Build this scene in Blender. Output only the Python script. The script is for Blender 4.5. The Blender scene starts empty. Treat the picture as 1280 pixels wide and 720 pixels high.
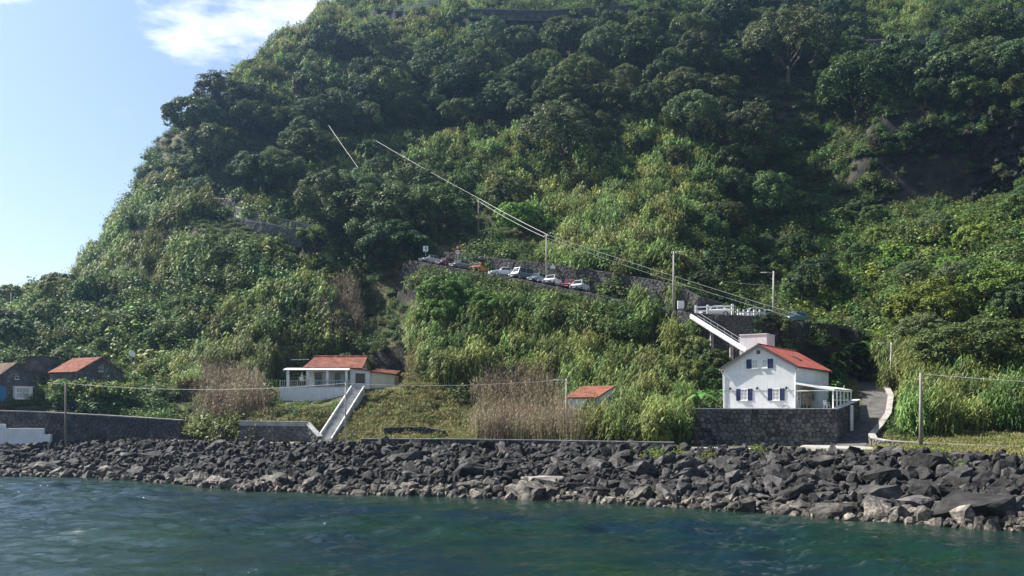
import bpy, bmesh, math, random
import numpy as np
from mathutils import Vector, Matrix, Euler

R = math.radians
rng = np.random.default_rng(7)
random.seed(7)
SC = bpy.context.scene
COL = SC.collection

# ---------------------------------------------------------------- camera
F = 1100.0            # focal length in pixels of a 1280 wide picture
HC = 7.5              # camera height above the water
cam_d = bpy.data.cameras.new('camera')
cam = bpy.data.objects.new('camera', cam_d)
COL.objects.link(cam)
cam.location = (0, 0, HC)
cam.rotation_euler = (R(90), 0, 0)
cam_d.sensor_width = 36.0
cam_d.lens = 36.0 * F / 1280.0
cam_d.shift_y = 150.0 / 1280.0
cam_d.clip_start = 0.5
cam_d.clip_end = 6000
SC.camera = cam

# ---------------------------------------------------------------- sky and sun
SUN_DIR = Vector((-0.92, 0.38, 0.0)).normalized()     # horizontal direction towards the sun
SUN_EL = R(47)
s_vec = Vector((SUN_DIR.x * math.cos(SUN_EL), SUN_DIR.y * math.cos(SUN_EL), math.sin(SUN_EL)))
world = bpy.data.worlds.new('World')
SC.world = world
world.use_nodes = True
wn, wl = world.node_tree.nodes, world.node_tree.links
wn.clear()
w_out = wn.new('ShaderNodeOutputWorld')
w_bg = wn.new('ShaderNodeBackground')
w_sky = wn.new('ShaderNodeTexSky')
w_sky.sky_type = 'NISHITA'
w_sky.sun_disc = False
w_sky.sun_elevation = SUN_EL
w_sky.sun_rotation = math.atan2(SUN_DIR.x, SUN_DIR.y)
w_sky.altitude = 0
w_sky.air_density = 1.0
w_sky.dust_density = 0.9
w_sky.ozone_density = 0.7
w_bg.inputs['Strength'].default_value = 0.053
# scattered fair weather cloud: noise over a flat cloud layer, the same all over the sky
w_geo = wn.new('ShaderNodeTexCoord')
w_sep = wn.new('ShaderNodeSeparateXYZ')
wl.new(w_geo.outputs['Generated'], w_sep.inputs[0])
w_max = wn.new('ShaderNodeMath'); w_max.operation = 'MAXIMUM'; w_max.inputs[1].default_value = 0.02
wl.new(w_sep.outputs['Z'], w_max.inputs[0])
w_div = wn.new('ShaderNodeVectorMath'); w_div.operation = 'DIVIDE'
w_cmb = wn.new('ShaderNodeCombineXYZ')
for i in range(3):
    wl.new(w_max.outputs[0], w_cmb.inputs[i])
wl.new(w_geo.outputs['Generated'], w_div.inputs[0])
wl.new(w_cmb.outputs[0], w_div.inputs[1])
w_map = wn.new('ShaderNodeMapping')
CLOUD_OFF = (22.0392, 7.9281, 3.1027)
w_map.inputs['Location'].default_value = CLOUD_OFF
wl.new(w_div.outputs[0], w_map.inputs[0])
w_no = wn.new('ShaderNodeTexNoise')
w_no.inputs['Scale'].default_value = 1.5
w_no.inputs['Detail'].default_value = 9
w_no.inputs['Roughness'].default_value = 0.56
wl.new(w_map.outputs[0], w_no.inputs['Vector'])
w_ramp = wn.new('ShaderNodeValToRGB')
w_ramp.color_ramp.elements[0].position = 0.57
w_ramp.color_ramp.elements[1].position = 0.68
wl.new(w_no.outputs[0], w_ramp.inputs[0])
w_mix = wn.new('ShaderNodeMix'); w_mix.data_type = 'RGBA'
w_low = wn.new('ShaderNodeMapRange'); w_low.inputs[1].default_value = 0.29; w_low.inputs[2].default_value = 0.37    # no cloud low over the horizon
wl.new(w_sep.outputs['Z'], w_low.inputs[0])
w_cm = wn.new('ShaderNodeMath'); w_cm.operation = 'MULTIPLY'
wl.new(w_ramp.outputs[0], w_cm.inputs[0]); wl.new(w_low.outputs[0], w_cm.inputs[1])
wl.new(w_cm.outputs[0], w_mix.inputs['Factor'])
wl.new(w_sky.outputs[0], w_mix.inputs['A'])
w_mix.inputs['B'].default_value = (9.5, 9.6, 9.8, 1)
wl.new(w_mix.outputs['Result'], w_bg.inputs['Color'])
wl.new(w_bg.outputs[0], w_out.inputs['Surface'])

sun_d = bpy.data.lights.new('sun', 'SUN')
sun_d.energy = 5.0
sun_d.angle = R(0.5)
sun_d.color = (1.0, 0.95, 0.86)
sun = bpy.data.objects.new('sun', sun_d)
COL.objects.link(sun)
sun.rotation_euler = s_vec.to_track_quat('Z', 'Y').to_euler()
sun.location = (0, 0, 300)

vs = SC.view_settings
vs.view_transform = 'Standard'
vs.look = 'None'
vs.gamma = 1.0
vs.use_curve_mapping = False
vs.exposure = 1.58
SC.render.film_transparent = False
SC.cycles.max_bounces = 6
SC.cycles.diffuse_bounces = 2
SC.cycles.glossy_bounces = 3
SC.cycles.transmission_bounces = 4
SC.cycles.volume_bounces = 1
SC.cycles.transparent_max_bounces = 6

# ---------------------------------------------------------------- small helpers
def at(px, py, Y):
    """the place at depth Y seen at picture position px, py (1280 x 720)"""
    return Vector(((px - 640.0) / F * Y, Y, HC - (py - 510.0) / F * Y))

def proj(x, y, z):
    return 640.0 + F * x / y, 510.0 - F * (z - HC) / y

def tag(o, label=None, cat=None, group=None, kind=None):
    if label: o['label'] = label
    if cat:
        o['category'] = cat
        if not kind: o['kind'] = 'thing'
    if group: o['group'] = group
    if kind: o['kind'] = kind
    return o

def link_mesh(name, me, mat=None, parent=None, loc=None, rotz=None):
    o = bpy.data.objects.new(name, me)
    COL.objects.link(o)
    if mat is not None and len(me.materials) == 0:
        me.materials.append(mat)
    if parent is not None:
        o.parent = parent
    if loc is not None: o.location = loc
    if rotz is not None: o.rotation_euler = (0, 0, rotz)
    return o

def empty(name, loc, rotz=0.0):
    o = bpy.data.objects.new(name, None)
    COL.objects.link(o)
    o.location = loc
    o.rotation_euler = (0, 0, rotz)
    o.empty_display_size = 0.3
    return o

def copy_tree(o, parent=None):
    c = o.copy()
    COL.objects.link(c)
    c.parent = parent
    for ch in list(o.children):
        copy_tree(ch, c)
    return c

def np_mesh(name, V, Fq, mat=None, smooth=False):
    """mesh from an N x 3 array and an M x 3 or M x 4 array"""
    me = bpy.data.meshes.new(name)
    V = np.asarray(V, dtype=np.float32); Fq = np.asarray(Fq, dtype=np.int32)
    n, k = Fq.shape
    me.vertices.add(len(V)); me.vertices.foreach_set('co', V.ravel())
    me.loops.add(n * k); me.loops.foreach_set('vertex_index', Fq.ravel())
    me.polygons.add(n)
    me.polygons.foreach_set('loop_start', np.arange(0, n * k, k, dtype=np.int32))
    me.polygons.foreach_set('use_smooth', np.full(n, smooth))
    me.update(calc_edges=True)
    if mat is not None: me.materials.append(mat)
    return me

class MB:
    """collects boxes, prisms, tubes; build() links them as one mesh object"""
    def __init__(self):
        self.v, self.f = [], []
    def add(self, vs_, fs_):
        n = len(self.v)
        self.v += [tuple(p) for p in vs_]
        self.f += [tuple(i + n for i in f) for f in fs_]
        return self
    def box(self, x0, x1, y0, y1, z0, z1):
        return self.add([(x0, y0, z0), (x1, y0, z0), (x1, y1, z0), (x0, y1, z0), (x0, y0, z1), (x1, y0, z1), (x1, y1, z1), (x0, y1, z1)],
                        [(0, 3, 2, 1), (4, 5, 6, 7), (0, 1, 5, 4), (1, 2, 6, 5), (2, 3, 7, 6), (3, 0, 4, 7)])
    def hexa(self, p):
        """eight corners: bottom ring then top ring, counter-clockwise from above"""
        return self.add(p, [(0, 3, 2, 1), (4, 5, 6, 7), (0, 1, 5, 4), (1, 2, 6, 5), (2, 3, 7, 6), (3, 0, 4, 7)])
    def bar(self, a, b, w, h=None):
        """a straight bar of section w x h from a to b"""
        a, b = Vector(a), Vector(b); h = h or w
        d = (b - a).normalized()
        up = Vector((0, 0, 1)) if abs(d.z) < 0.95 else Vector((1, 0, 0))
        s = d.cross(up).normalized() * (w / 2); t = s.cross(d).normalized() * (h / 2)
        return self.add([a - s - t, a + s - t, a + s + t, a - s + t, b - s - t, b + s - t, b + s + t, b - s + t],
                        [(0, 1, 2, 3), (7, 6, 5, 4), (0, 4, 5, 1), (1, 5, 6, 2), (2, 6, 7, 3), (3, 7, 4, 0)])
    def tube(self, pts, rad, n=8, caps=True):
        pts = [Vector(p) for p in pts]
        if not hasattr(rad, '__len__'): rad = [rad] * len(pts)
        base = len(self.v)
        for i, p in enumerate(pts):
            d = (pts[min(i + 1, len(pts) - 1)] - pts[max(i - 1, 0)]).normalized()
            up = Vector((0, 0, 1)) if abs(d.z) < 0.9 else Vector((1, 0, 0))
            s = d.cross(up).normalized(); t = s.cross(d).normalized()
            for k in range(n):
                a = 2 * math.pi * k / n
                self.v.append(tuple(p + (s * math.cos(a) + t * math.sin(a)) * rad[i]))
        for i in range(len(pts) - 1):
            for k in range(n):
                k2 = (k + 1) % n
                self.f.append((base + i * n + k, base + i * n + k2, base + (i + 1) * n + k2, base + (i + 1) * n + k))
        if caps:
            self.f.append(tuple(base + k for k in range(n))[::-1])
            self.f.append(tuple(base + (len(pts) - 1) * n + k for k in range(n)))
        return self
    def extrude(self, poly, d):
        """a closed polygon (list of 3-D points) pushed along vector d"""
        n = len(poly); d = Vector(d)
        vs_ = [Vector(p) for p in poly] + [Vector(p) + d for p in poly]
        return self.add(vs_, [tuple(range(n))[::-1], tuple(range(n, 2 * n))] + [(i, (i + 1) % n, n + (i + 1) % n, n + i) for i in range(n)])
    def mesh(self, name, mat=None, smooth=False):
        me = bpy.data.meshes.new(name)
        me.from_pydata(self.v, [], self.f)
        bm = bmesh.new(); bm.from_mesh(me)
        bmesh.ops.recalc_face_normals(bm, faces=bm.faces)
        bm.to_mesh(me); bm.free()
        if smooth:
            me.polygons.foreach_set('use_smooth', [True] * len(me.polygons))
        if mat is not None: me.materials.append(mat)
        return me
    def build(self, name, mat=None, parent=None, loc=None, rotz=None, smooth=False, bevel=0.0):
        o = link_mesh(name, self.mesh(name, mat, smooth), None, parent, loc, rotz)
        if bevel:
            m = o.modifiers.new('bevel', 'BEVEL'); m.width = bevel; m.segments = 1; m.limit_method = 'ANGLE'
        return o

# value noise -----------------------------------------------------------
_lat = np.random.default_rng(11).random((256, 256))
def vnoise(x, y):
    x = np.asarray(x, float); y = np.asarray(y, float)
    xi = np.floor(x).astype(int); yi = np.floor(y).astype(int)
    fx = x - xi; fy = y - yi
    fx = fx * fx * fx * (fx * (fx * 6 - 15) + 10); fy = fy * fy * fy * (fy * (fy * 6 - 15) + 10)
    a = _lat[xi & 255, yi & 255]; b = _lat[(xi + 1) & 255, yi & 255]
    c = _lat[xi & 255, (yi + 1) & 255]; d = _lat[(xi + 1) & 255, (yi + 1) & 255]
    return (a + (b - a) * fx) * (1 - fy) + (c + (d - c) * fx) * fy - 0.5
def fbm(x, y, oct=4, gain=0.5):
    s = 0.0; a = 1.0
    for k in range(oct):
        s = s + a * vnoise(x * 2 ** k + 17.3 * k, y * 2 ** k + 9.1 * k); a *= gain
    return s

# materials ---------------------------------------------------------------
def principled(name, color, rough=0.8, spec=0.3, metallic=0.0):
    m = bpy.data.materials.new(name); m.use_nodes = True
    b = m.node_tree.nodes['Principled BSDF']
    b.inputs['Base Color'].default_value = (*color, 1)
    b.inputs['Roughness'].default_value = rough
    b.inputs['Specular IOR Level'].default_value = spec
    b.inputs['Metallic'].default_value = metallic
    return m

def noisy(name, c1, c2, scale=3.0, rough=0.85, bump=0.0, bump_scale=None, c3=None, coords='Object', spec=0.25, detail=6, lo=0.35, hi=0.65, stretch=(1, 1, 1), dist=0.05):
    """two or three tones mixed by noise, with fine relief"""
    m = principled(name, c1, rough, spec)
    nt = m.node_tree; n, l = nt.nodes, nt.links
    b = n['Principled BSDF']
    tc = n.new('ShaderNodeTexCoord'); mp = n.new('ShaderNodeMapping')
    mp.inputs['Scale'].default_value = stretch
    if coords == 'World':
        g = n.new('ShaderNodeNewGeometry'); l.new(g.outputs['Position'], mp.inputs[0])
    else:
        l.new(tc.outputs[coords], mp.inputs[0])
    t = n.new('ShaderNodeTexNoise'); t.inputs['Scale'].default_value = scale; t.inputs['Detail'].default_value = detail; t.inputs['Roughness'].default_value = 0.6
    l.new(mp.outputs[0], t.inputs['Vector'])
    r = n.new('ShaderNodeValToRGB')
    r.color_ramp.elements[0].position = lo; r.color_ramp.elements[0].color = (*c1, 1)
    r.color_ramp.elements[1].position = hi; r.color_ramp.elements[1].color = (*c2, 1)
    if c3:
        e = r.color_ramp.elements.new((lo + hi) / 2); e.color = (*c3, 1)
    l.new(t.outputs[0], r.inputs[0]); l.new(r.outputs[0], b.inputs['Base Color'])
    if bump:
        t2 = n.new('ShaderNodeTexNoise'); t2.inputs['Scale'].default_value = bump_scale or scale * 4; t2.inputs['Detail'].default_value = 5
        l.new(mp.outputs[0], t2.inputs['Vector'])
        bp = n.new('ShaderNodeBump'); bp.inputs['Strength'].default_value = bump; bp.inputs['Distance'].default_value = dist
        l.new(t2.outputs[0], bp.inputs['Height']); l.new(bp.outputs[0], b.inputs['Normal'])
    return m

def leafy(name, c_dark, c_light, trans=0.3, rough=0.5, hue_var=0.04, dry=None, dry_amount=0.0):
    """foliage: each leaf its own tone, each plant its own shift, light coming through"""
    m = bpy.data.materials.new(name); m.use_nodes = True
    nt = m.node_tree; n, l = nt.nodes, nt.links
    n.clear()
    out = n.new('ShaderNodeOutputMaterial')
    g = n.new('ShaderNodeNewGeometry'); oi = n.new('ShaderNodeObjectInfo')
    mix = n.new('ShaderNodeMix'); mix.data_type = 'RGBA'
    l.new(g.outputs['Random Per Island'], mix.inputs['Factor'])
    mix.inputs['A'].default_value = (*c_dark, 1); mix.inputs['B'].default_value = (*c_light, 1)
    col = mix.outputs['Result']
    if dry:
        nz = n.new('ShaderNodeTexNoise'); nz.inputs['Scale'].default_value = 0.16; nz.inputs['Detail'].default_value = 4
        l.new(g.outputs['Position'], nz.inputs['Vector'])
        mr = n.new('ShaderNodeMapRange'); mr.inputs[1].default_value = 0.5; mr.inputs[2].default_value = 0.68; mr.inputs[4].default_value = dry_amount
        l.new(nz.outputs[0], mr.inputs[0])
        md = n.new('ShaderNodeMix'); md.data_type = 'RGBA'
        l.new(mr.outputs[0], md.inputs['Factor']); l.new(col, md.inputs['A']); md.inputs['B'].default_value = (*dry, 1)
        col = md.outputs['Result']
    hs = n.new('ShaderNodeHueSaturation')
    m1 = n.new('ShaderNodeMapRange'); m1.inputs[3].default_value = 0.5 - hue_var; m1.inputs[4].default_value = 0.5 + hue_var
    l.new(oi.outputs['Random'], m1.inputs[0]); l.new(m1.outputs[0], hs.inputs['Hue'])
    m2 = n.new('ShaderNodeMapRange'); m2.inputs[3].default_value = 0.62; m2.inputs[4].default_value = 1.4
    ml = n.new('ShaderNodeMath'); ml.operation = 'MULTIPLY'; ml.inputs[1].default_value = 7.31
    fr = n.new('ShaderNodeMath'); fr.operation = 'FRACT'
    l.new(oi.outputs['Random'], ml.inputs[0]); l.new(ml.outputs[0], fr.inputs[0]); l.new(fr.outputs[0], m2.inputs[0]); l.new(m2.outputs[0], hs.inputs['Value'])
    l.new(col, hs.inputs['Color'])
    pb = n.new('ShaderNodeBsdfPrincipled'); pb.inputs['Roughness'].default_value = 0.55; pb.inputs['Specular IOR Level'].default_value = 0.12
    l.new(hs.outputs[0], pb.inputs['Base Color'])
    tr = n.new('ShaderNodeBsdfTranslucent')
    l.new(hs.outputs[0], tr.inputs['Color'])
    ms = n.new('ShaderNodeMixShader'); ms.inputs[0].default_value = trans
    l.new(pb.outputs[0], ms.inputs[1]); l.new(tr.outputs[0], ms.inputs[2])
    l.new(ms.outputs[0], out.inputs['Surface'])
    return m
# ================================================================= terrain
# profiles of the hillside: for each bearing (px) the ground heights z at depth Y, behind the shore path
def zY(py, Y): return HC - (py - 510.0) / F * Y
ST = {
 -700: [(118, 4), (135, 8), (160, 12), (200, 6), (260, -4), (420, -8)],
 -250: [(118, 4), (125, 8), (140, 15), (160, 19), (180, 16), (240, -3), (420, -8)],
 0:   [(112, 3.6), (116, 7), (124, 9.4), (136, 15), (146, 20), (156, 24.5), (168, 24), (200, 12), (250, -4), (420, -8)],
 60:  [(112, 3.6), (116, 7), (126, 9.8), (138, 16), (150, 23), (164, 29.5), (174, 29), (210, 12), (260, -4), (420, -8)],
 105: [(112, 3.6), (116, 7), (126, 10), (138, 17), (150, 24.5), (166, 30), (180, 33), (188, 31), (230, 8), (280, -4), (420, -8)],
 150: [(112, 3.6), (117, 7), (127, 11), (138, 17), (150, 24), (165, 34), (180, 44.5), (188, 47), (196, 44), (240, 12), (300, -4), (420, -8)],
 200: [(108, 3.6), (117, 7), (128, 12), (140, 19), (152, 27), (160, 34), (166, 42), (172, 45), (185, 55), (199, 65), (208, 64), (250, 30), (330, -2), (420, -6)],
 250: [(106, 3.6), (114, 6.5), (126, 11), (138, 19), (150, 31), (158, 39), (166, 43), (174, 46), (190, 60), (208, 78), (218, 77), (270, 40), (340, 10), (420, 0)],
 300: [(104, 3.6), (112, 6.8), (124, 10.4), (134, 17.5), (146, 28), (155, 38.5), (166, 43), (174, 46.5), (190, 60), (222, 92), (232, 92), (290, 60), (350, 40), (420, 30)],
 350: [(103, 3.6), (110, 7.5), (117, 8.4), (126, 10.5), (134, 17.5), (146, 28.5), (155, 37), (170, 44), (190, 59), (225, 94), (242, 108), (256, 108), (320, 90), (420, 70)],
 400: [(102, 3.6), (110, 7.5), (117, 8.4), (127, 10.5), (136, 17), (148, 27), (160, 38), (180, 53), (200, 69), (230, 96), (255, 120), (290, 138), (340, 150), (420, 150)],
 450: [(102, 3.6), (109, 6), (117, 9.6), (128, 10.8), (137, 16), (148, 22), (158, 31), (165, 38), (180, 51), (200, 68), (230, 93), (260, 119), (300, 150), (350, 165), (420, 170)],
 500: [(101, 3.6), (108, 5.0), (116, 9), (124, 13.6), (134, 16), (145, 20), (152, 26), (158, 34), (168, 39), (182, 51), (200, 66), (230, 90), (260, 117), (300, 150), (350, 175), (420, 185)],
 550: [(100, 3.6), (108, 4.8), (116, 9), (124, 14.8), (134, 20.5), (144, 26), (152, 32), (160, 38), (182, 51), (205, 68), (230, 90), (258, 117), (300, 150), (350, 178), (420, 190)],
 650: [(99, 3.6), (108, 4.6), (115, 8), (123, 14.5), (132, 21.5), (139, 27.5), (150, 33.5), (162, 40), (182, 52), (205, 68), (232, 92), (258, 117), (300, 150), (350, 180), (420, 195)],
 750: [(96, 3.6), (105, 4.4), (112, 8), (119, 13.5), (127, 20.5), (131, 24.5), (142, 30), (160, 40), (178, 51), (202, 69), (228, 92), (256, 118), (300, 152), (350, 182), (420, 198)],
 830: [(93, 3.5), (101, 4.2), (108, 7.5), (114, 12.5), (121, 19), (124, 21.6), (136, 28), (155, 39), (176, 51), (200, 68), (225, 91), (255, 118), (300, 153), (350, 184), (420, 200)],
 890: [(95, 3.5), (100, 7.2), (111, 7.4), (114, 13), (117, 20), (124, 21.4), (140, 27), (160, 38), (182, 52), (205, 69), (228, 92), (256, 118), (300, 153), (350, 184), (420, 200)],
 950: [(93, 3.5), (96, 7.2), (111, 7.4), (115, 15), (119, 19.3), (128, 20), (152, 26), (175, 38), (195, 52), (212, 70), (232, 92), (256, 116), (300, 153), (350, 184), (420, 200)],
 1010: [(91, 3.5), (95, 7), (111, 8.2), (116, 12), (122, 17.5), (132, 19), (150, 26), (168, 34), (190, 47), (204, 62), (222, 84), (250, 110), (300, 150), (350, 182), (420, 200)],
 1060: [(90, 3.4), (100, 6), (112, 9), (120, 13), (130, 19), (142, 26), (156, 30), (172, 36), (186, 45), (200, 66), (218, 84), (246, 107), (300, 150), (350, 182), (420, 200)],
 1100: [(86, 3.4), (95, 5), (112, 9.2), (122, 14.5), (134, 22), (146, 29.5), (158, 34), (176, 41), (187, 47), (193, 70), (200, 76), (218, 87), (244, 107), (300, 150), (350, 182), (420, 200)],
 1150: [(80, 3.4), (90, 3.9), (100, 6), (112, 12.5), (126, 20), (138, 27.5), (150, 35), (160, 38), (178, 44), (186, 49), (191, 72), (197, 77), (214, 87), (240, 106), (300, 150), (350, 182), (420, 200)],
 1220: [(77, 3.4), (88, 3.9), (97, 6), (108, 12.5), (122, 20), (136, 29), (150, 37.5), (160, 41), (176, 45), (183, 50), (188, 73), (194, 77), (212, 89), (238, 107), (300, 150), (350, 182), (420, 200)],
 1290: [(74, 3.4), (86, 3.9), (95, 6), (106, 13), (120, 21.5), (134, 31), (148, 41), (160, 46), (174, 50), (181, 56), (187, 73), (194, 78), (212, 90), (238, 107), (300, 150), (350, 182), (420, 200)],
 1500: [(70, 3.4), (82, 4.5), (92, 8), (104, 16), (118, 26), (134, 38), (150, 50), (176, 64), (196, 80), (214, 92), (240, 110), (300, 150), (350, 182), (420, 200)],
 2000: [(66, 3.4), (80, 6), (92, 12), (110, 24), (134, 42), (160, 60), (196, 84), (240, 112), (300, 150), (350, 182), (420, 200)],
}
SHORE = np.array([(-700, 600), (-200, 592), (0, 594), (100, 596), (200, 602), (300, 611), (400, 615), (500, 617), (600, 620), (700, 624), (800, 629), (900, 635), (1000, 642), (1100, 649), (1200, 657), (1280, 662), (1500, 675), (2000, 700)], float)
BTOP = np.array([(-700, 548), (0, 548), (100, 548), (230, 551), (300, 553), (400, 555), (500, 554), (650, 556), (860, 560), (1000, 563), (1060, 565), (1150, 567), (1280, 574), (1500, 585), (2000, 600)], float)
ZB = 3.5
def y_shore(px): return HC * F / (np.interp(px, SHORE[:, 0], SHORE[:, 1]) - 510.0)
def y_btop(px): return (HC - ZB) * F / (np.interp(px, BTOP[:, 0], BTOP[:, 1]) - 510.0)

NP, NY = 440, 380
GP = np.concatenate([np.linspace(-700, -40, 50, endpoint=False), np.linspace(-40, 1320, NP - 100, endpoint=False), np.linspace(1320, 2000, 50)])
GY = np.concatenate([np.linspace(36, 60, 20, endpoint=False), np.linspace(60, 130, 150, endpoint=False), np.linspace(130, 270, 160, endpoint=False), np.linspace(270, 420, 50)])
PX, YY = np.meshgrid(GP, GY, indexing='ij')
XX = (PX - 640.0) / F * YY
_keys = sorted(ST)
_prof = np.array([np.interp(GY, [p[0] for p in ST[k]], [p[1] for p in ST[k]]) for k in _keys])
ZZ = np.empty_like(YY)
_kx = np.array(_keys, float)
for j in range(len(GY)):
    ZZ[:, j] = np.interp(GP, _kx, _prof[:, j])
# smooth a little, then roughen
for _ in range(3):
    ZZ[1:-1] = 0.25 * ZZ[:-2] + 0.5 * ZZ[1:-1] + 0.25 * ZZ[2:]
    ZZ[:, 1:-1] = 0.25 * ZZ[:, :-2] + 0.5 * ZZ[:, 1:-1] + 0.25 * ZZ[:, 2:]
up = np.clip((YY - 118) / 40.0, 0, 1)
ZZ = ZZ + up * (fbm(XX / 26, YY / 26, 4) * 7.0 + fbm(XX / 7 + 40, YY / 7, 3) * 1.4)
# bank of boulders between water and shore path
ys, yb = y_shore(PX), y_btop(PX)
bank = np.where(YY < ys, (YY - ys) * 0.18, (YY - ys) / (yb - ys) * ZB)
bank = np.maximum(bank, -6.0) + fbm(XX / 3, YY / 3, 3) * 0.25 * (YY < yb - 1)
ZZ = np.where(YY < yb, bank, np.maximum(ZZ, np.where(YY < yb + 7, ZB, -99)))
ZZ = np.where((YY >= yb) & (YY < yb + 2.0), ZB, ZZ)

def seg_blend(Z, path, half, fade_up, fade_dn, ends=None):
    """carve a bench along a path of (x, y, z) points"""
    path = [Vector(p) for p in path]
    best = np.full(Z.shape, 1e9); zr = np.zeros(Z.shape)
    for a, b in zip(path[:-1], path[1:]):
        dx, dy = b.x - a.x, b.y - a.y; L2 = dx * dx + dy * dy
        t = np.clip(((XX - a.x) * dx + (YY - a.y) * dy) / L2, 0, 1)
        d = np.hypot(XX - a.x - t * dx, YY - a.y - t * dy)
        w = d < best
        best = np.where(w, d, best); zr = np.where(w, a.z + t * (b.z - a.z), zr)
    d = best - half
    kf = np.where(Z > zr, np.clip(1 - d / fade_up, 0, 1), np.clip(1 - d / fade_dn, 0, 1))
    kf = np.where(d < 0, 1, kf)
    return Z * (1 - kf) + zr * kf

def pad(Z, cx, cy, rot, hx, hy, z, fade):
    c, s = math.cos(rot), math.sin(rot)
    lx = (XX - cx) * c + (YY - cy) * s; ly = -(XX - cx) * s + (YY - cy) * c
    d = np.maximum(np.abs(lx) - hx, np.abs(ly) - hy)
    kf = np.clip(1 - d / fade, 0, 1)
    return Z * (1 - kf) + z * kf

ROAD = [at(528, 328, 151.5), at(545, 332, 149.5), at(650, 350, 139), at(730, 366, 132), at(800, 380, 126), at(870, 396, 120), at(925, 400, 118), at(985, 405, 119), at(1040, 411, 124)]
ROAD_W = 3.4
ZZ = seg_blend(ZZ, ROAD, ROAD_W + 0.3, 1.2, 0.5)
UROAD = [at(392, 292, 157.5), at(340, 281, 160), at(305, 274, 163), at(285, 268, 170), at(262, 262, 177), at(225, 257, 181)]
ZZ = seg_blend(ZZ, UROAD, 2.4, 1.4, 0.5)
TROAD = [at(470, 14, 268), at(560, 22, 262), at(680, 28, 258), at(790, 24, 262)]
ZZ = seg_blend(ZZ, TROAD, 1.7, 1.0, 0.6)
TROAD2 = [at(1040, 56, 240), at(1130, 52, 236), at(1190, 36, 238), at(1290, 10, 240)]
ZZ = seg_blend(ZZ, TROAD2, 1.9, 1.0, 0.6)
# house pads
HA = R(-33)     # white house: its length runs 33 degrees to the right of the view direction
hs_ = Vector((math.cos(HA), math.sin(HA), 0)); hd_ = Vector((-math.sin(HA), math.cos(HA), 0))
H_FRONT = Vector((27.2, 97.0, 7.4))
hc = H_FRONT + hd_ * 7.0 + hs_ * 1.8
ZZ = pad(ZZ, hc.x, hc.y, HA, 6.2, 8.3, 7.35, 1.4)
ZZ = pad(ZZ, 23.0, 98.6, R(-13), 3.2, 2.6, 7.3, 1.2)
ZZ = pad(ZZ, -24.0, 124.6, R(6), 9.0, 6.0, 10.15, 1.2)    # bungalow
RAMP = [Vector((34.6, 89.6, 3.52)), Vector((35.3, 91.4, 3.8)), Vector((38.1, 95.8, 5.0)), Vector((41.0, 100.4, 6.3)), Vector((44.3, 107.5, 8.4)), Vector((46.0, 113.5, 10.0)), Vector((47.5, 119.5, 11.0))]
ZZ = seg_blend(ZZ, RAMP, 1.7, 1.4, 1.4)
STAIR_T, STAIR_B = at(447, 487, 115.5), at(406, 553, 102.5)
_m = Vector((STAIR_B.x, STAIR_B.y, STAIR_B.z - 0.5)); _t = Vector((STAIR_T.x, STAIR_T.y, STAIR_T.z - 0.7))
ZZ = seg_blend(ZZ, [_m, _t], 1.3, 1.5, 2.5)

# ground in front of the terrace wall stays at shore level
_ax, _ay, _bx, _by = 19.9, 96.3, 34.05, 92.15
_L = math.hypot(_bx - _ax, _by - _ay); _dx, _dy = (_bx - _ax) / _L, (_by - _ay) / _L
_s = (XX - _ax) * _dx + (YY - _ay) * _dy; _d = -(XX - _ax) * _dy + (YY - _ay) * _dx
ZZ = np.where((_s > -0.6) & (_s < _L + 0.2) & (_d < 0.28) & (_d > -9), np.minimum(ZZ, np.maximum(3.45, 0) ), ZZ)
_m2 = (_s > -6) & (_s <= -0.6) & (_d < 2.0) & (_d > -9); ZZ = np.where(_m2, np.minimum(ZZ, 3.6 + np.clip(_d + 2.0, 0, 4) * 0.5), ZZ)
ZZ = np.where(YY < yb, np.minimum(ZZ, bank), ZZ)

def H(x, y):
    """ground height under world x, y (arrays or numbers)"""
    x = np.asarray(x, float); y = np.asarray(y, float)
    p = 640 + F * x / y
    i = np.clip(np.searchsorted(GP, p) - 1, 0, len(GP) - 2); j = np.clip(np.searchsorted(GY, y) - 1, 0, len(GY) - 2)
    a = np.clip((p - GP[i]) / (GP[i + 1] - GP[i]), 0, 1); b = np.clip((y - GY[j]) / (GY[j + 1] - GY[j]), 0, 1)
    return (ZZ[i, j] * (1 - a) + ZZ[i + 1, j] * a) * (1 - b) + (ZZ[i, j + 1] * (1 - a) + ZZ[i + 1, j + 1] * a) * b

def ground_at(px, py, y0=60.0, y1=300.0):
    """first place where the sight line px, py meets the ground"""
    Y = np.linspace(y0, y1, 2400)
    z = HC - (py - 510.0) / F * Y
    h = H((px - 640) / F * Y, Y)
    k = np.nonzero(h >= z)[0]
    if len(k) == 0: return None
    y = Y[k[0]]
    return Vector(((px - 640) / F * y, y, float(h[k[0]])))

def grid_faces(n, m):
    i, j = np.meshgrid(np.arange(n - 1), np.arange(m - 1), indexing='ij')
    a = (i * m + j).ravel()
    return np.stack([a, a + m, a + m + 1, a + 1], 1)

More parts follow.
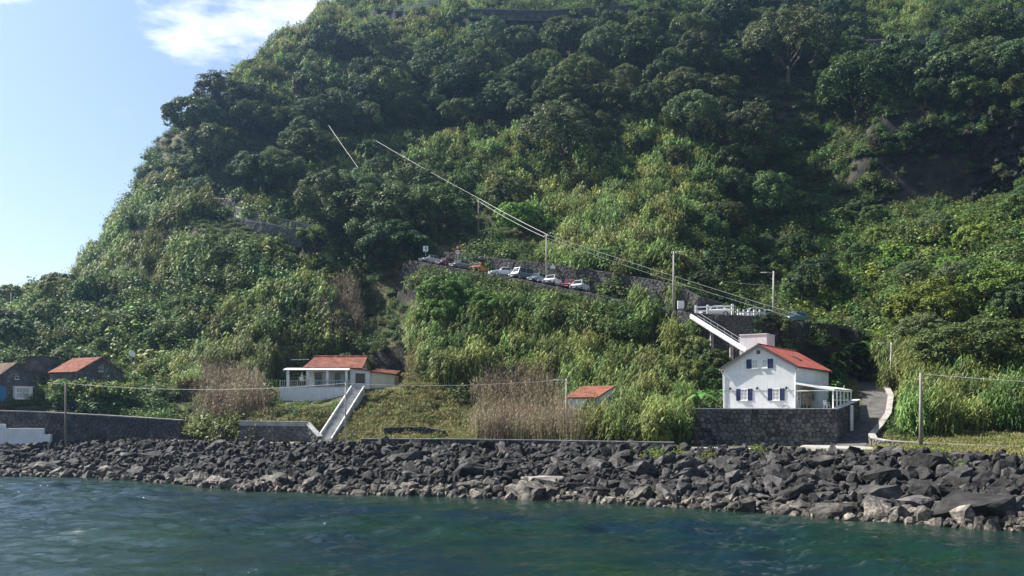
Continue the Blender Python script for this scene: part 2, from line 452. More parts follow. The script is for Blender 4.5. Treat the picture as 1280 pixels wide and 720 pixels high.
def terrain_mat():
    m = noisy('hillside_soil', (0.030, 0.030, 0.015), (0.085, 0.072, 0.038), 0.35, 0.95, 0.6, 2.2, c3=(0.06, 0.065, 0.025), coords='World', dist=0.3)
    nt = m.node_tree; n, l = nt.nodes, nt.links
    b = n['Principled BSDF']; src = b.inputs['Base Color'].links[0].from_socket
    g = n.new('ShaderNodeNewGeometry'); sp = n.new('ShaderNodeSeparateXYZ'); l.new(g.outputs['True Normal'], sp.inputs[0])
    st = n.new('ShaderNodeMapRange'); st.inputs[1].default_value = 0.62; st.inputs[2].default_value = 0.4; l.new(sp.outputs['Z'], st.inputs[0])
    nz = n.new('ShaderNodeTexNoise'); nz.inputs['Scale'].default_value = 0.5; nz.inputs['Detail'].default_value = 8; l.new(g.outputs['Position'], nz.inputs['Vector'])
    rr = n.new('ShaderNodeValToRGB'); rr.color_ramp.elements[0].color = (0.010, 0.0095, 0.009, 1); rr.color_ramp.elements[1].color = (0.042, 0.038, 0.033, 1)
    rr.color_ramp.elements[0].position = 0.35; rr.color_ramp.elements[1].position = 0.7
    l.new(nz.outputs[0], rr.inputs[0])
    mx = n.new('ShaderNodeMix'); mx.data_type = 'RGBA'
    l.new(st.outputs[0], mx.inputs['Factor']); l.new(src, mx.inputs['A']); l.new(rr.outputs[0], mx.inputs['B'])
    sa = n.new('ShaderNodeAttribute'); sa.attribute_name = 'shingle'
    m3 = n.new('ShaderNodeMix'); m3.data_type = 'RGBA'
    l.new(sa.outputs['Fac'], m3.inputs['Factor']); l.new(mx.outputs['Result'], m3.inputs['A']); m3.inputs['B'].default_value = (0.02, 0.019, 0.019, 1)
    l.new(m3.outputs['Result'], b.inputs['Base Color'])
    return m
V = np.stack([XX, YY, ZZ], -1).reshape(-1, 3)
_tm = np_mesh('hillside', V, grid_faces(len(GP), len(GY)), terrain_mat(), True)
_ba = _tm.attributes.new('shingle', 'FLOAT', 'POINT'); _ba.data.foreach_set('value', (YY < yb + 0.6).astype(np.float32).ravel())
terrain = link_mesh('hillside', _tm)
tag(terrain, 'steep hillside rising from the rocky shore', kind='structure')

# ---------------------------------------------------------------- rock cliff at the head of the cove
CLIFF_V = []
def cliff():
    us = np.linspace(1050, 1320, 150); vz = np.linspace(0, 1, 90)
    U, Vv = np.meshgrid(us, vz, indexing='ij')
    Yb = np.interp(U, [1050, 1100, 1150, 1220, 1320], [184, 184.5, 183, 180, 176])
    zb = np.interp(U, [1050, 1100, 1150, 1220, 1320], [40, 43, 45, 46, 52])
    zt = np.interp(U, [1050, 1080, 1100, 1150, 1220, 1320], [48, 58, 66, 69, 70, 72])
    z = zb + (zt - zb) * Vv
    y = Yb + Vv * 4.0
    sx = (U - 640) / F * 185
    d = fbm(sx / 9, z / 7, 3) * 4.0 + np.abs(fbm(sx / 3.2 + 9, z / 4.5, 4, 0.6)) * 3.2 + 1.1 * ((z * 0.30 + 1.5 * fbm(sx / 8, z / 8 + 3, 2)) % 1.0) + 0.8 * ((sx * 0.22 + 1.2 * fbm(sx / 5 + 7, z / 9, 2)) % 1.0)
    # the dark overhang: a recess with a lip above it
    px_, zc = 1155.0, 57.0
    e = ((U - px_) / 60.0) ** 2 + ((z - zc) / 5.0) ** 2
    y = y + np.exp(-e * 1.2) * 6.5 - np.exp(-(((U - px_) / 85.0) ** 2 + ((z - zc - 7.0) / 3.0) ** 2)) * 2.2 + d
    x = (U - 640) / F * y
    CLIFF_V.append(np.stack([x, y, z], -1))
    me = np_mesh('cliff', np.stack([x, y, z], -1).reshape(-1, 3), grid_faces(150, 90),
                 noisy('cliff_rock', (0.008, 0.0076, 0.0072), (0.036, 0.033, 0.031), 0.35, 0.9, 0.9, 1.4, c3=(0.016, 0.0145, 0.0135), coords='World', dist=0.4, stretch=(1, 1, 1.6)), False)
    tag(link_mesh('cliff', me), 'dark volcanic cliff with an overhanging ledge', kind='structure')
cliff()

# ================================================================= water
def water():
    gp = np.linspace(-900, 2200, 420)
    gy = np.concatenate([np.array([-60., -20., 0., 12., 20., 27.]), np.linspace(32, 112, 330), np.array([125., 150., 200., 300., 480.])])
    xs = np.linspace(-1, 1, 420)
    X = np.sign(xs) * (np.abs(xs) * 75 + np.abs(xs) ** 9 * 325)
    Xg, Yg = np.meshgrid(X, gy, indexing='ij')
    r2 = np.random.default_rng(3)
    z = np.zeros_like(Xg)
    for k in range(26):
        lam = 0.9 * 1.16 ** k * 0.55
        if lam > 9: break
        th = r2.normal(-1.45, 0.6); kx, ky = math.cos(th) * 2 * math.pi / lam, math.sin(th) * 2 * math.pi / lam
        z += 0.0165 * lam ** 0.58 * np.sin(kx * Xg + ky * Yg + r2.random() * 6.3 + 1.5 * fbm(Xg / 9 + k, Yg / 9, 2))
    z *= (0.45 + 1.3 * np.clip(fbm(Xg / 16, Yg / 11, 3) + 0.5, 0, 1))
    P = 640 + F * Xg / np.maximum(Yg, 20)
    dist = y_shore(P) - Yg
    z *= np.clip(0.25 + dist / 14.0, 0.25, 1) * np.where((Yg < 30) | (np.abs(Xg) > 80), 0.3, 1)
    me = np_mesh('sea_water', np.stack([Xg, Yg, z], -1).reshape(-1, 3), grid_faces(len(X), len(gy)), None, True)
    a = me.attributes.new('shore', 'FLOAT', 'POINT'); a.data.foreach_set('value', dist.ravel().astype(np.float32))
    m = principled('sea_surface', (0.01, 0.04, 0.035), 0.03, 0.5); m.node_tree.nodes['Principled BSDF'].inputs['IOR'].default_value = 1.33
    n, l = m.node_tree.nodes, m.node_tree.links; b = n['Principled BSDF']
    g = n.new('ShaderNodeNewGeometry')
    t = n.new('ShaderNodeTexNoise'); t.inputs['Scale'].default_value = 0.07; t.inputs['Detail'].default_value = 4; l.new(g.outputs['Position'], t.inputs['Vector'])
    r = n.new('ShaderNodeValToRGB'); cr = r.color_ramp
    cr.elements[0].position = 0.38; cr.elements[0].color = (0.0015, 0.011, 0.018, 1); cr.elements[1].position = 0.62; cr.elements[1].color = (0.003, 0.018, 0.009, 1)
    l.new(t.outputs[0], r.inputs[0])
    at_ = n.new('ShaderNodeAttribute'); at_.attribute_name = 'shore'
    # shallows: paler stones seen through the water close to the shore
    mr = n.new('ShaderNodeMapRange'); mr.inputs[1].default_value = 9.0; mr.inputs[2].default_value = 0.0; l.new(at_.outputs['Fac'], mr.inputs[0])
    mx = n.new('ShaderNodeMix'); mx.data_type = 'RGBA'; l.new(mr.outputs[0], mx.inputs['Factor']); l.new(r.outputs[0], mx.inputs['A']); mx.inputs['B'].default_value = (0.008, 0.019, 0.012, 1)
    # foam lace along the waterline
    fn = n.new('ShaderNodeTexNoise'); fn.inputs['Scale'].default_value = 0.9; fn.inputs['Detail'].default_value = 6; fn.inputs['Roughness'].default_value = 0.7
    mp = n.new('ShaderNodeMapping'); mp.inputs['Scale'].default_value = (0.5, 1.6, 1); l.new(g.outputs['Position'], mp.inputs[0]); l.new(mp.outputs[0], fn.inputs['Vector'])
    fm = n.new('ShaderNodeMapRange'); fm.inputs[1].default_value = 3.2; fm.inputs[2].default_value = 0.0; fm.inputs[3].default_value = 0.0; fm.inputs[4].default_value = 0.16; l.new(at_.outputs['Fac'], fm.inputs[0])
    ad = n.new('ShaderNodeMath'); ad.operation = 'ADD'; l.new(fm.outputs[0], ad.inputs[0]); l.new(fn.outputs[0], ad.inputs[1])
    fm.inputs[1].default_value = 4.0; fm.inputs[3].default_value = -0.6; fm.inputs[4].default_value = 0.17
    fr = n.new('ShaderNodeMapRange'); fr.inputs[1].default_value = 0.66; fr.inputs[2].default_value = 0.76; l.new(ad.outputs[0], fr.inputs[0])
    m2 = n.new('ShaderNodeMix'); m2.data_type = 'RGBA'; l.new(fr.outputs[0], m2.inputs['Factor']); l.new(mx.outputs['Result'], m2.inputs['A']); m2.inputs['B'].default_value = (0.75, 0.78, 0.78, 1)
    l.new(m2.outputs['Result'], b.inputs['Base Color'])
    ro = n.new('ShaderNodeMapRange'); ro.inputs[3].default_value = 0.03; ro.inputs[4].default_value = 0.7; l.new(fr.outputs[0], ro.inputs[0]); l.new(ro.outputs[0], b.inputs['Roughness'])
    # ripples
    mp2 = n.new('ShaderNodeMapping'); mp2.inputs['Scale'].default_value = (1.0, 1.7, 1); l.new(g.outputs['Position'], mp2.inputs[0])
    n1 = n.new('ShaderNodeTexNoise'); n1.inputs['Scale'].default_value = 2.6; n1.inputs['Detail'].default_value = 7; n1.inputs['Roughness'].default_value = 0.68; l.new(mp2.outputs[0], n1.inputs['Vector'])
    bp = n.new('ShaderNodeBump'); bp.inputs['Strength'].default_value = 0.7; bp.inputs['Distance'].default_value = 0.11
    l.new(n1.outputs[0], bp.inputs['Height']); l.new(bp.outputs[0], b.inputs['Normal'])
    me.materials.append(m)
    tag(link_mesh('water', me), 'dark green sea water with small ripples', kind='structure')
water()
# ================================================================= plants
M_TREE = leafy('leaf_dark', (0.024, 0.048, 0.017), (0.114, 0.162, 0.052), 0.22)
M_TREE2 = leafy('leaf_grey_green', (0.036, 0.062, 0.029), (0.132, 0.180, 0.080), 0.22)
M_SHRUB = leafy('leaf_shrub', (0.034, 0.066, 0.020), (0.158, 0.216, 0.064), 0.28)
M_BRIGHT = leafy('leaf_bright', (0.060, 0.105, 0.018), (0.190, 0.255, 0.055), 0.25)
M_REED = leafy('reed_leaf', (0.064, 0.108, 0.026), (0.250, 0.308, 0.098), 0.3, dry=(0.27, 0.21, 0.10), dry_amount=0.25)
M_REED_DRY = leafy('reed_dry', (0.130, 0.105, 0.065), (0.290, 0.240, 0.160), 0.2)
M_GRASS = leafy('grass_dry', (0.090, 0.105, 0.030), (0.260, 0.235, 0.095), 0.25)
M_HERB = leafy('herb_leaf', (0.060, 0.100, 0.020), (0.170, 0.210, 0.050), 0.3)
M_BANANA = leafy('banana_leaf', (0.060, 0.120, 0.025), (0.150, 0.240, 0.060), 0.35)
M_TRUNK = noisy('bark', (0.05, 0.040, 0.032), (0.14, 0.115, 0.09), 3.0, 0.95, 0.5, 9)

def leaf_quads(P, N, L, W, r, roll=True, bend=0.0):
    """one bent or flat quad per point P with normal N"""
    n = len(P)
    N = N / np.linalg.norm(N, axis=1, keepdims=True)
    t = r.normal(size=(n, 3)); t -= (t * N).sum(1, keepdims=True) * N
    t /= np.linalg.norm(t, axis=1, keepdims=True)
    b = np.cross(N, t)
    L = L[:, None] * 0.5; W = W[:, None] * 0.5
    V = np.stack([P - t * L, P + b * W, P + t * L, P - b * W], 1).reshape(-1, 3)
    Fq = np.arange(n * 4).reshape(-1, 4)
    return V, Fq

def unit(r, n):
    v = r.normal(size=(n, 3)); return v / np.linalg.norm(v, axis=1, keepdims=True)

def crown_mesh(name, seed, rad, hgt, n_clump, n_leaf, leaf, mat, lobes=5, flat=0.0, base=0.25, clump=0.24, up=0.7, skirt=0.25):
    """a crown: lobes, each a shell of leaf clumps, each clump a shell of leaves; z = 0 is the crown's lowest branch level"""
    r = np.random.default_rng(seed)
    # lobes
    lob = []
    for k in range(lobes):
        a = 2 * math.pi * (k + r.random() * 0.7) / lobes
        d = rad * (0.30 + 0.30 * r.random()) if lobes > 1 else 0
        lob.append((math.cos(a) * d, math.sin(a) * d, hgt * (0.30 + 0.28 * r.random()), rad * (0.50 + 0.2 * r.random()), hgt * (0.38 + 0.16 * r.random())))
    lob.append((r.normal() * 0.1 * rad, r.normal() * 0.1 * rad, hgt * 0.55, rad * 0.62, hgt * 0.46))
    C = []
    while len(C) < n_clump:
        lx, ly, lz, lr, lh = lob[r.integers(len(lob))]
        d = unit(r, 1)[0]
        if d[2] < -skirt - 0.35 * r.random(): continue
        q = 0.82 + 0.22 * r.random()
        p = np.array([lx + d[0] * lr * q, ly + d[1] * lr * q, lz + d[2] * lh * q])
        # drop clumps deep inside another lobe
        ins = False
        for (mx, my, mz, mr_, mh) in lob:
            if ((p[0] - mx) / mr_) ** 2 + ((p[1] - my) / mr_) ** 2 + ((p[2] - mz) / mh) ** 2 < 0.55: ins = True; break
        if ins and r.random() < 0.85: continue
        C.append((p, d))
    Vs = []
    for p, d in C:
        cr = rad * clump * (0.6 + 0.7 * r.random())
        k = int(n_leaf * (0.7 + 0.6 * r.random()))
        u = unit(r, k)
        u = u + d * 0.55 + np.array([0, 0, 0.3]); u /= np.linalg.norm(u, axis=1, keepdims=True)
        P = p + u * cr * (0.72 + 0.36 * r.random((k, 1))) * np.array([1, 1, 0.75])
        N = u * 0.8 + np.array([0, 0, up]) + r.normal(size=(k, 3)) * 0.38
        L = leaf * (0.7 + 0.7 * r.random(k))
        V, _ = leaf_quads(P, N, L, L * 0.55, r)
        Vs.append(V)
    V = np.concatenate(Vs)
    return np_mesh(name, V, np.arange(len(V)).reshape(-1, 4), mat)

def trunk_mesh(name, seed, h, rad, crown_r, n_limb=6):
    """tapered trunk and limbs reaching into the crown; z = 0 is the ground, h the height where the crown starts"""
    r = random.Random(seed); mb = MB()
    lean = Vector((r.uniform(-.25, .25), r.uniform(-.25, .25), 0)) * h * 0.4
    pts = [Vector((0, 0, -0.8)), Vector((0, 0, 0)) + lean * 0.1, Vector((0, 0, h * 0.5)) + lean * 0.5, Vector((0, 0, h * 1.05)) + lean]
    mb.tube(pts, [rad * 1.3, rad * 1.1, rad * 0.8, rad * 0.6], 7)
    top = pts[-1]
    for k in range(n_limb):
        a = 2 * math.pi * (k + r.random() * 0.6) / n_limb
        e = top + Vector((math.cos(a), math.sin(a), 0.75 + 0.6 * r.random())) * crown_r * (0.42 + 0.2 * r.random())
        s = pts[2].lerp(top, r.uniform(0.3, 1.0))
        mid = s.lerp(e, 0.5) + Vector((0, 0, -0.06 * crown_r))
        mb.tube([s, mid, e], [rad * 0.45, rad * 0.3, rad * 0.08], 5)
    return mb.mesh(name, M_TRUNK, True)

# --- tree kinds: (crown mesh, trunk mesh, nominal crown radius, crown base height, crown height)
TREES = {}
def tree_kind(key, n, rad, hgt, base, n_clump, n_leaf, leaf, mat, **kw):
    TREES[key] = []
    for i in range(n):
        s = abs(hash(key)) % 1 + 100 + len(TREES) * 37 + i * 11
        TREES[key].append((crown_mesh('crown_' + key, s, rad, hgt, n_clump, n_leaf, leaf, mat, **kw), trunk_mesh('trunk_' + key, s, base + hgt * 0.12, 0.055 * rad + 0.06, rad), rad, base, hgt))
tree_kind('broad', 4, 4.0, 5.2, 1.3, 105, 140, 0.27, M_TREE, lobes=6, clump=0.21)
tree_kind('grey', 3, 4.0, 5.6, 1.5, 120, 130, 0.25, M_TREE2, lobes=7, clump=0.19)
tree_kind('bright', 3, 3.6, 4.6, 1.0, 100, 130, 0.28, M_BRIGHT, lobes=6, clump=0.2)
tree_kind('dome', 2, 4.2, 4.6, 1.2, 260, 50, 0.28, M_TREE, lobes=2, clump=0.13)
tree_kind('great', 2, 6.5, 7.6, 1.6, 230, 130, 0.27, M_TREE2, lobes=9, clump=0.14)
tree_kind('flat', 1, 2.2, 1.2, 2.6, 46, 36, 0.26, M_TREE, lobes=4)
tree_kind('bush', 3, 2.2, 2.7, 0.35, 60, 110, 0.23, M_SHRUB, lobes=5)
tree_kind('young', 3, 2.0, 3.4, 0.7, 56, 100, 0.24, M_TREE2, lobes=4)

# --- small plants as meshes only (for the masses nobody could count)
def reed_mesh(name, seed, n, spread, h, mat, blades=11, bl=0.75, bw=0.085, stem_w=0.03, droop=0.5, lean=0.12, low=0.25):
    r = np.random.default_rng(seed)
    Vs, Fs, c = [], [], 0
    for i in range(n):
        a = r.random() * 6.283; q = spread * math.sqrt(r.random())
        b0 = np.array([math.cos(a) * q, math.sin(a) * q, -0.3])
        hh = h * (0.8 + 0.3 * r.random()) * (1.08 - 0.5 * (q / spread) ** 2)
        tip = b0 + np.array([b0[0] * lean + r.normal() * 0.12 * hh * .5, b0[1] * lean + r.normal() * 0.12 * hh * .5, hh])
        s = np.array([math.cos(a + 1.57), math.sin(a + 1.57), 0]) * stem_w
        Vs.append(np.array([b0 - s, b0 + s, tip + s * 0.3, tip - s * 0.3])); Fs.append(np.arange(4) + c); c += 4
        for k in range(blades):
            f = low + (1 - low) * (k + r.random()) / blades
            p = b0 + (tip - b0) * f
            aa = r.random() * 6.283
            o = np.array([math.cos(aa), math.sin(aa), 0.0]); w = np.array([-o[1], o[0], 0]) * bw * (0.7 + 0.6 * r.random()) * 0.5
            L = bl * (0.6 + 0.6 * r.random())
            m = p + o * L * 0.42 + np.array([0, 0, L * 0.42]); e = m + o * L * 0.5 + np.array([0, 0, -L * droop * (0.4 + r.random())])
            Vs.append(np.array([p - w * 0.6, p + w * 0.6, m + w, m - w, e + w * 0.15, e - w * 0.15]))
            Fs.append(np.array([0, 1, 2, 3]) + c); Fs.append(np.array([3, 2, 4, 5]) + c); c += 6
    return np_mesh(name, np.concatenate(Vs), np.array(Fs), mat)

def clump_mesh(name, seed, rad, h, n, leaf, mat, ratio=0.55, up=0.6):
    """a low leafy mound"""
    r = np.random.default_rng(seed)
    u = unit(r, n); u[:, 2] = np.abs(u[:, 2])
    bump = 0.75 + 0.35 * np.sin(u[:, 0] * 5 + seed) * np.cos(u[:, 1] * 4 + seed * 2) + 0.15 * r.normal(size=n)
    P = u * np.array([rad, rad, h]) * (bump * (0.6 + 0.4 * np.sqrt(r.random(n))))[:, None] - np.array([0, 0, 0.1])
    N = u * 0.7 + np.array([0, 0, up]) + r.normal(size=(n, 3)) * 0.5
    L = leaf * (0.6 + 0.8 * r.random(n))
    V, Fq = leaf_quads(P, N, L, L * ratio, r)
    return np_mesh(name, V, Fq, mat)

def banana_mesh(name, seed, h=3.0):
    r = random.Random(seed); V, Fq = [], []
    def strip(pts, ws, side):
        n0 = len(V)
        for p, w in zip(pts, ws):
            V.append(p - side * w); V.append(p + Vector((0, 0, 0.12 * w))); V.append(p + side * w)
        for i in range(len(pts) - 1):
            a = n0 + 3 * i
            Fq.append((a, a + 1, a + 4, a + 3)); Fq.append((a + 1, a + 2, a + 5, a + 4))
    for k in range(4):                       # stem, four-sided
        a0, a1 = k * 1.571, (k + 1) * 1.571
        n0 = len(V)
        V += [Vector((math.cos(a0) * .13, math.sin(a0) * .13, -.2)), Vector((math.cos(a1) * .13, math.sin(a1) * .13, -.2)), Vector((math.cos(a1) * .08, math.sin(a1) * .08, h * .55)), Vector((math.cos(a0) * .08, math.sin(a0) * .08, h * .55))]
        Fq.append((n0, n0 + 1, n0 + 2, n0 + 3))
    for k in range(9):
        a = k * 2.4 + r.random() * .5; o = Vector((math.cos(a), math.sin(a), 0)); side = Vector((-o.y, o.x, 0)); L = h * r.uniform(.55, .8)
        rise = r.uniform(.5, 1.2)
        pts = [Vector((0, 0, h * .5)) + o * L * t * (0.75 if rise > .8 else 1) + Vector((0, 0, L * (rise * t - 0.9 * t * t))) for t in (0, .2, .45, .7, .9, 1.0)]
        strip(pts, [0.03, .16, .26, .25, .14, .02], side)
    return np_mesh(name, [tuple(v) for v in V], Fq, M_BANANA)

PROTO = {}
def proto(key, mesh):
    o = bpy.data.objects.new('source_' + key, mesh)      # never linked to the scene: only its shape is used by the masses below
    PROTO.setdefault(key, []).append(o)
for i in range(3):
    proto('reed', reed_mesh('reed', 200 + i, 42, 1.25, 4.3, M_REED, blades=13, bl=0.85, bw=0.11, lean=0.3, droop=0.6))
    proto('reedlow', reed_mesh('reedlow', 230 + i, 34, 1.3, 3.2, M_REED, blades=11, bl=0.85, bw=0.14, lean=0.35, droop=0.6))
    proto('reeddry', reed_mesh('reeddry', 210 + i, 46, 1.3, 4.0, M_REED_DRY, blades=4, bl=0.5, bw=0.05, stem_w=0.035, low=0.45, lean=0.25))
    proto('shrub', clump_mesh('shrub', 220 + i, 1.5, 1.7, 900, 0.25, M_SHRUB))
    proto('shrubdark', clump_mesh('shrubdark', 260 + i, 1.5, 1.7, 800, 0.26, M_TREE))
    proto('bigleaf', clump_mesh('bigleaf', 240 + i, 1.4, 1.5, 420, 0.38, M_BRIGHT, 0.75))
    proto('scrub', clump_mesh('scrub', 250 + i, 1.2, 1.0, 420, 0.24, M_GRASS, 0.3, 0.2))
    proto('grass', reed_mesh('grass', 270 + i, 60, 0.8, 0.55, M_GRASS, blades=2, bl=0.35, bw=0.05, stem_w=0.012, low=0.3))
    proto('low', clump_mesh('low', 290 + i, 1.2, 0.6, 420, 0.2, M_SHRUB))
    proto('herb', clump_mesh('herb', 280 + i, 0.7, 0.5, 130, 0.2, M_HERB))

def scatter(name, label, key, P, S, seed=0, tilt=0.1, zs=None):
    """one mass: instances of the sources of KEY on points P with sizes S"""
    P = np.asarray(P, np.float32); n = len(P)
    if n == 0: return None
    r = np.random.default_rng(seed)
    me = bpy.data.meshes.new(name)
    me.vertices.add(n); me.vertices.foreach_set('co', P.ravel())
    rot = np.stack([r.normal(size=n) * tilt, r.normal(size=n) * tilt, r.random(n) * 6.283], 1).astype(np.float32)
    S = np.asarray(S, np.float32)
    sc3 = np.stack([S, S, S * (zs if zs is not None else (0.85 + 0.3 * r.random(n)))], 1).astype(np.float32)
    a = me.attributes.new('rot', 'FLOAT_VECTOR', 'POINT'); a.data.foreach_set('vector', rot.ravel())
    a = me.attributes.new('scl', 'FLOAT_VECTOR', 'POINT'); a.data.foreach_set('vector', sc3.ravel())
    a = me.attributes.new('pick', 'INT', 'POINT'); a.data.foreach_set('value', r.integers(0, 100, n).astype(np.int32))
    o = link_mesh(name, me)
    ng = bpy.data.node_groups.new('mass_' + name, 'GeometryNodeTree')
    ng.interface.new_socket('Geometry', in_out='INPUT', socket_type='NodeSocketGeometry')
    ng.interface.new_socket('Geometry', in_out='OUTPUT', socket_type='NodeSocketGeometry')
    N, L = ng.nodes, ng.links
    gi, go = N.new('NodeGroupInput'), N.new('NodeGroupOutput')
    join = N.new('GeometryNodeJoinGeometry')
    for p in PROTO[key]:
        oi = N.new('GeometryNodeObjectInfo'); oi.inputs['Object'].default_value = p; oi.inputs['As Instance'].default_value = True
        L.new(oi.outputs['Geometry'], join.inputs[0])
    iop = N.new('GeometryNodeInstanceOnPoints'); iop.inputs['Pick Instance'].default_value = True
    L.new(gi.outputs[0], iop.inputs['Points']); L.new(join.outputs[0], iop.inputs['Instance'])
    for an, dt, sock in (('rot', 'FLOAT_VECTOR', 'Rotation'), ('scl', 'FLOAT_VECTOR', 'Scale'), ('pick', 'INT', 'Instance Index')):
        na = N.new('GeometryNodeInputNamedAttribute'); na.data_type = dt; na.inputs['Name'].default_value = an
        L.new(na.outputs['Attribute'], iop.inputs[sock])
    L.new(iop.outputs[0], go.inputs[0])
    md = o.modifiers.new('mass', 'NODES'); md.node_group = ng
    tag(o, label, kind='stuff')
    return o

# --- where things may not grow
def path_dist(x, y, path):
    best = np.full(np.shape(x), 1e9)
    for a, b in zip(path[:-1], path[1:]):
        dx, dy = b.x - a.x, b.y - a.y
        t = np.clip(((x - a.x) * dx + (y - a.y) * dy) / (dx * dx + dy * dy), 0, 1)
        best = np.minimum(best, np.hypot(x - a.x - t * dx, y - a.y - t * dy))
    return best
def in_rect(x, y, cx, cy, rot, hx, hy):
    c, s = math.cos(rot), math.sin(rot)
    return (np.abs((x - cx) * c + (y - cy) * s) < hx) & (np.abs(-(x - cx) * s + (y - cy) * c) < hy)
def in_poly(px, py, poly):
    inside = np.zeros(np.shape(px), bool); n = len(poly)
    for i in range(n):
        x1, y1 = poly[i]; x2, y2 = poly[(i + 1) % n]
        c = ((y1 > py) != (y2 > py)) & (px < (x2 - x1) * (py - y1) / (y2 - y1 + 1e-9) + x1)
        inside ^= c
    return inside
CLEAR_RECTS = [(hc.x, hc.y, HA, 6.6, 9.0), (23.0, 98.6, R(-13), 3.6, 3.2), (-24.0, 122.4, R(6), 9.5, 6.2)]
def blocked(x, y, m=0.0):
    b = path_dist(x, y, ROAD) < ROAD_W + 0.4 + m
    b |= path_dist(x, y, UROAD) < 2.4 + m
    b |= path_dist(x, y, TROAD) < 2.6 + m
    b |= path_dist(x, y, TROAD2) < 2.4 + m
    b |= path_dist(x, y, RAMP) < 2.3 + m
    b |= path_dist(x, y, [STAIR_B, STAIR_T]) < 1.7 + m
    for q in CLEAR_RECTS: b |= in_rect(x, y, q[0], q[1], q[2], q[3] + m, q[4] + m)
    px = 640 + F * x / y
    b |= y < y_btop(px) + 2.2 + m
    b |= (px > 288) & (px < 398) & (y < 104.2)
    return b

# open ground the photograph shows: nothing tall grows in front of these (picture polygon, depth of what is seen there)
OPEN = [
 ([(212, 248), (300, 248), (345, 272), (388, 285), (388, 290), (340, 286), (300, 284), (262, 282), (215, 272)], 162),
 ([(522, 314), (580, 322), (640, 330), (740, 350), (745, 368), (700, 361), (660, 351), (620, 345), (575, 336), (522, 328)], 137),
 ([(865, 380), (940, 380), (938, 393), (905, 398), (938, 428), (930, 438), (868, 398)], 115),
 ([(352, 440), (505, 440), (505, 478), (448, 500), (430, 520), (400, 556), (385, 556), (300, 556), (298, 524), (352, 504)], 102),
 ([(352, 440), (505, 440), (505, 478), (448, 490), (452, 505), (352, 505)], 117),
 ([(398, 555), (440, 482), (456, 482), (425, 555)], 103),
 ([(864, 430), (1045, 430), (1075, 480), (1105, 490), (1100, 515), (1082, 560), (864, 562)], 92),
 ([(862, 508), (1044, 508), (1044, 564), (862, 564)], 97.5),
 ([(1060, 492), (1106, 424), (1122, 424), (1122, 505), (1104, 515), (1086, 560), (1045, 560)], 111),
 ([(-60, 514), (232, 526), (232, 560), (-60, 560)], 112),
 ([(-30, 448), (46, 448), (46, 502), (-30, 502)], 118),
 ([(66, 444), (152, 444), (152, 463), (66, 460)], 124),
 ([(212, 467), (243, 467), (243, 502), (212, 502)], 120),
 ([(700, 480), (756, 480), (756, 488), (722, 493), (700, 493)], 102),
 ([(468, 172), (540, 208), (690, 288), (860, 345), (990, 385), (985, 395), (850, 362), (680, 305), (590, 258), (464, 184)], 126),
 ([(1120, 45), (1200, 25), (1290, 4), (1290, 20), (1200, 45), (1130, 58), (1070, 60), (1070, 50)], 234),
 ([(590, 10), (770, 12), (770, 26), (590, 26)], 258),
 ([(1100, 126), (1262, 126), (1262, 235), (1180, 252), (1100, 250)], 180),
]
OPEN_WIRE = ([(466, 170), (600, 238), (690, 286), (690, 302), (590, 262), (462, 188)], 184)
OPEN.append(([(844, 372), (859, 372), (859, 388), (844, 388)], 119))
def shades(x, y, z, h, rad):
    """would a plant of height h and radius rad on x, y, z stand in front of that open ground?"""
    b = np.zeros(np.shape(x), bool)
    for poly, ymax in OPEN + [OPEN_WIRE]:
        for fh in (0.35, 0.7, 1.0):
            for fr in (-0.8, 0, 0.8):
                px, py = proj(x + fr * rad, y, z + fh * h)
                b |= in_poly(px, py, poly) & (y < ymax)
    return b

def sample(n, p0=-40, p1=1320, y0=95, y1=300, seed=1):
    """points spread evenly over the ground within bearings p0..p1"""
    r = np.random.default_rng(seed)
    Y = np.sqrt(r.random(n) * (y1 * y1 - y0 * y0) + y0 * y0); p = p0 + (p1 - p0) * r.random(n)
    x = (p - 640) / F * Y
    return x, Y, H(x, Y)

def thin(P, dmin, limit=None):
    """keep points at least dmin apart"""
    cell = {}; keep = []
    for i, (x, y, z) in enumerate(P):
        k = (int(x // dmin), int(y // dmin)); ok = True
        for a in (-1, 0, 1):
            for b in (-1, 0, 1):
                for j in cell.get((k[0] + a, k[1] + b), ()):
                    q = P[j]
                    if (q[0] - x) ** 2 + (q[1] - y) ** 2 < dmin * dmin: ok = False; break
                if not ok: break
            if not ok: break
        if ok:
            cell.setdefault(k, []).append(i); keep.append(i)
            if limit and len(keep) >= limit: break
    return np.array(keep, int)

# --- zones seen in the photograph (picture coordinates of the plant's middle)
Z_REED = [
 [(478, 400), (520, 385), (600, 392), (700, 388), (790, 372), (862, 370), (868, 470), (800, 480), (700, 470), (600, 478), (540, 470), (505, 440)],      # thicket below the road
 [(1108, 450), (1180, 440), (1290, 455), (1290, 545), (1200, 545), (1125, 530)],
 [(500, 205), (640, 172), (760, 200), (830, 150), (900, 170), (915, 215), (830, 300), (760, 345), (690, 325), (660, 300), (640, 250), (560, 240)],
 [(245, 395), (330, 360), (440, 350), (446, 420), (400, 430), (330, 470), (235, 500), (225, 450)],
 [(100, 335), (160, 270), (215, 205), (260, 240), (235, 290), (260, 330), (180, 360), (120, 372)],
 [(285, 110), (330, 50), (395, -20), (600, -20), (620, 60), (520, 75), (420, 100), (350, 130)],
 [(380, 205), (430, 185), (520, 172), (650, 162), (700, 200), (690, 262), (620, 250), (540, 240), (450, 240), (380, 230)],
 [(700, 475), (860, 478), (866, 545), (740, 548), (712, 530)],
 [(660, 296), (760, 306), (860, 330), (800, 350), (700, 330)],
 [(1095, 0), (1170, 0), (1150, 35), (1090, 40)],
]
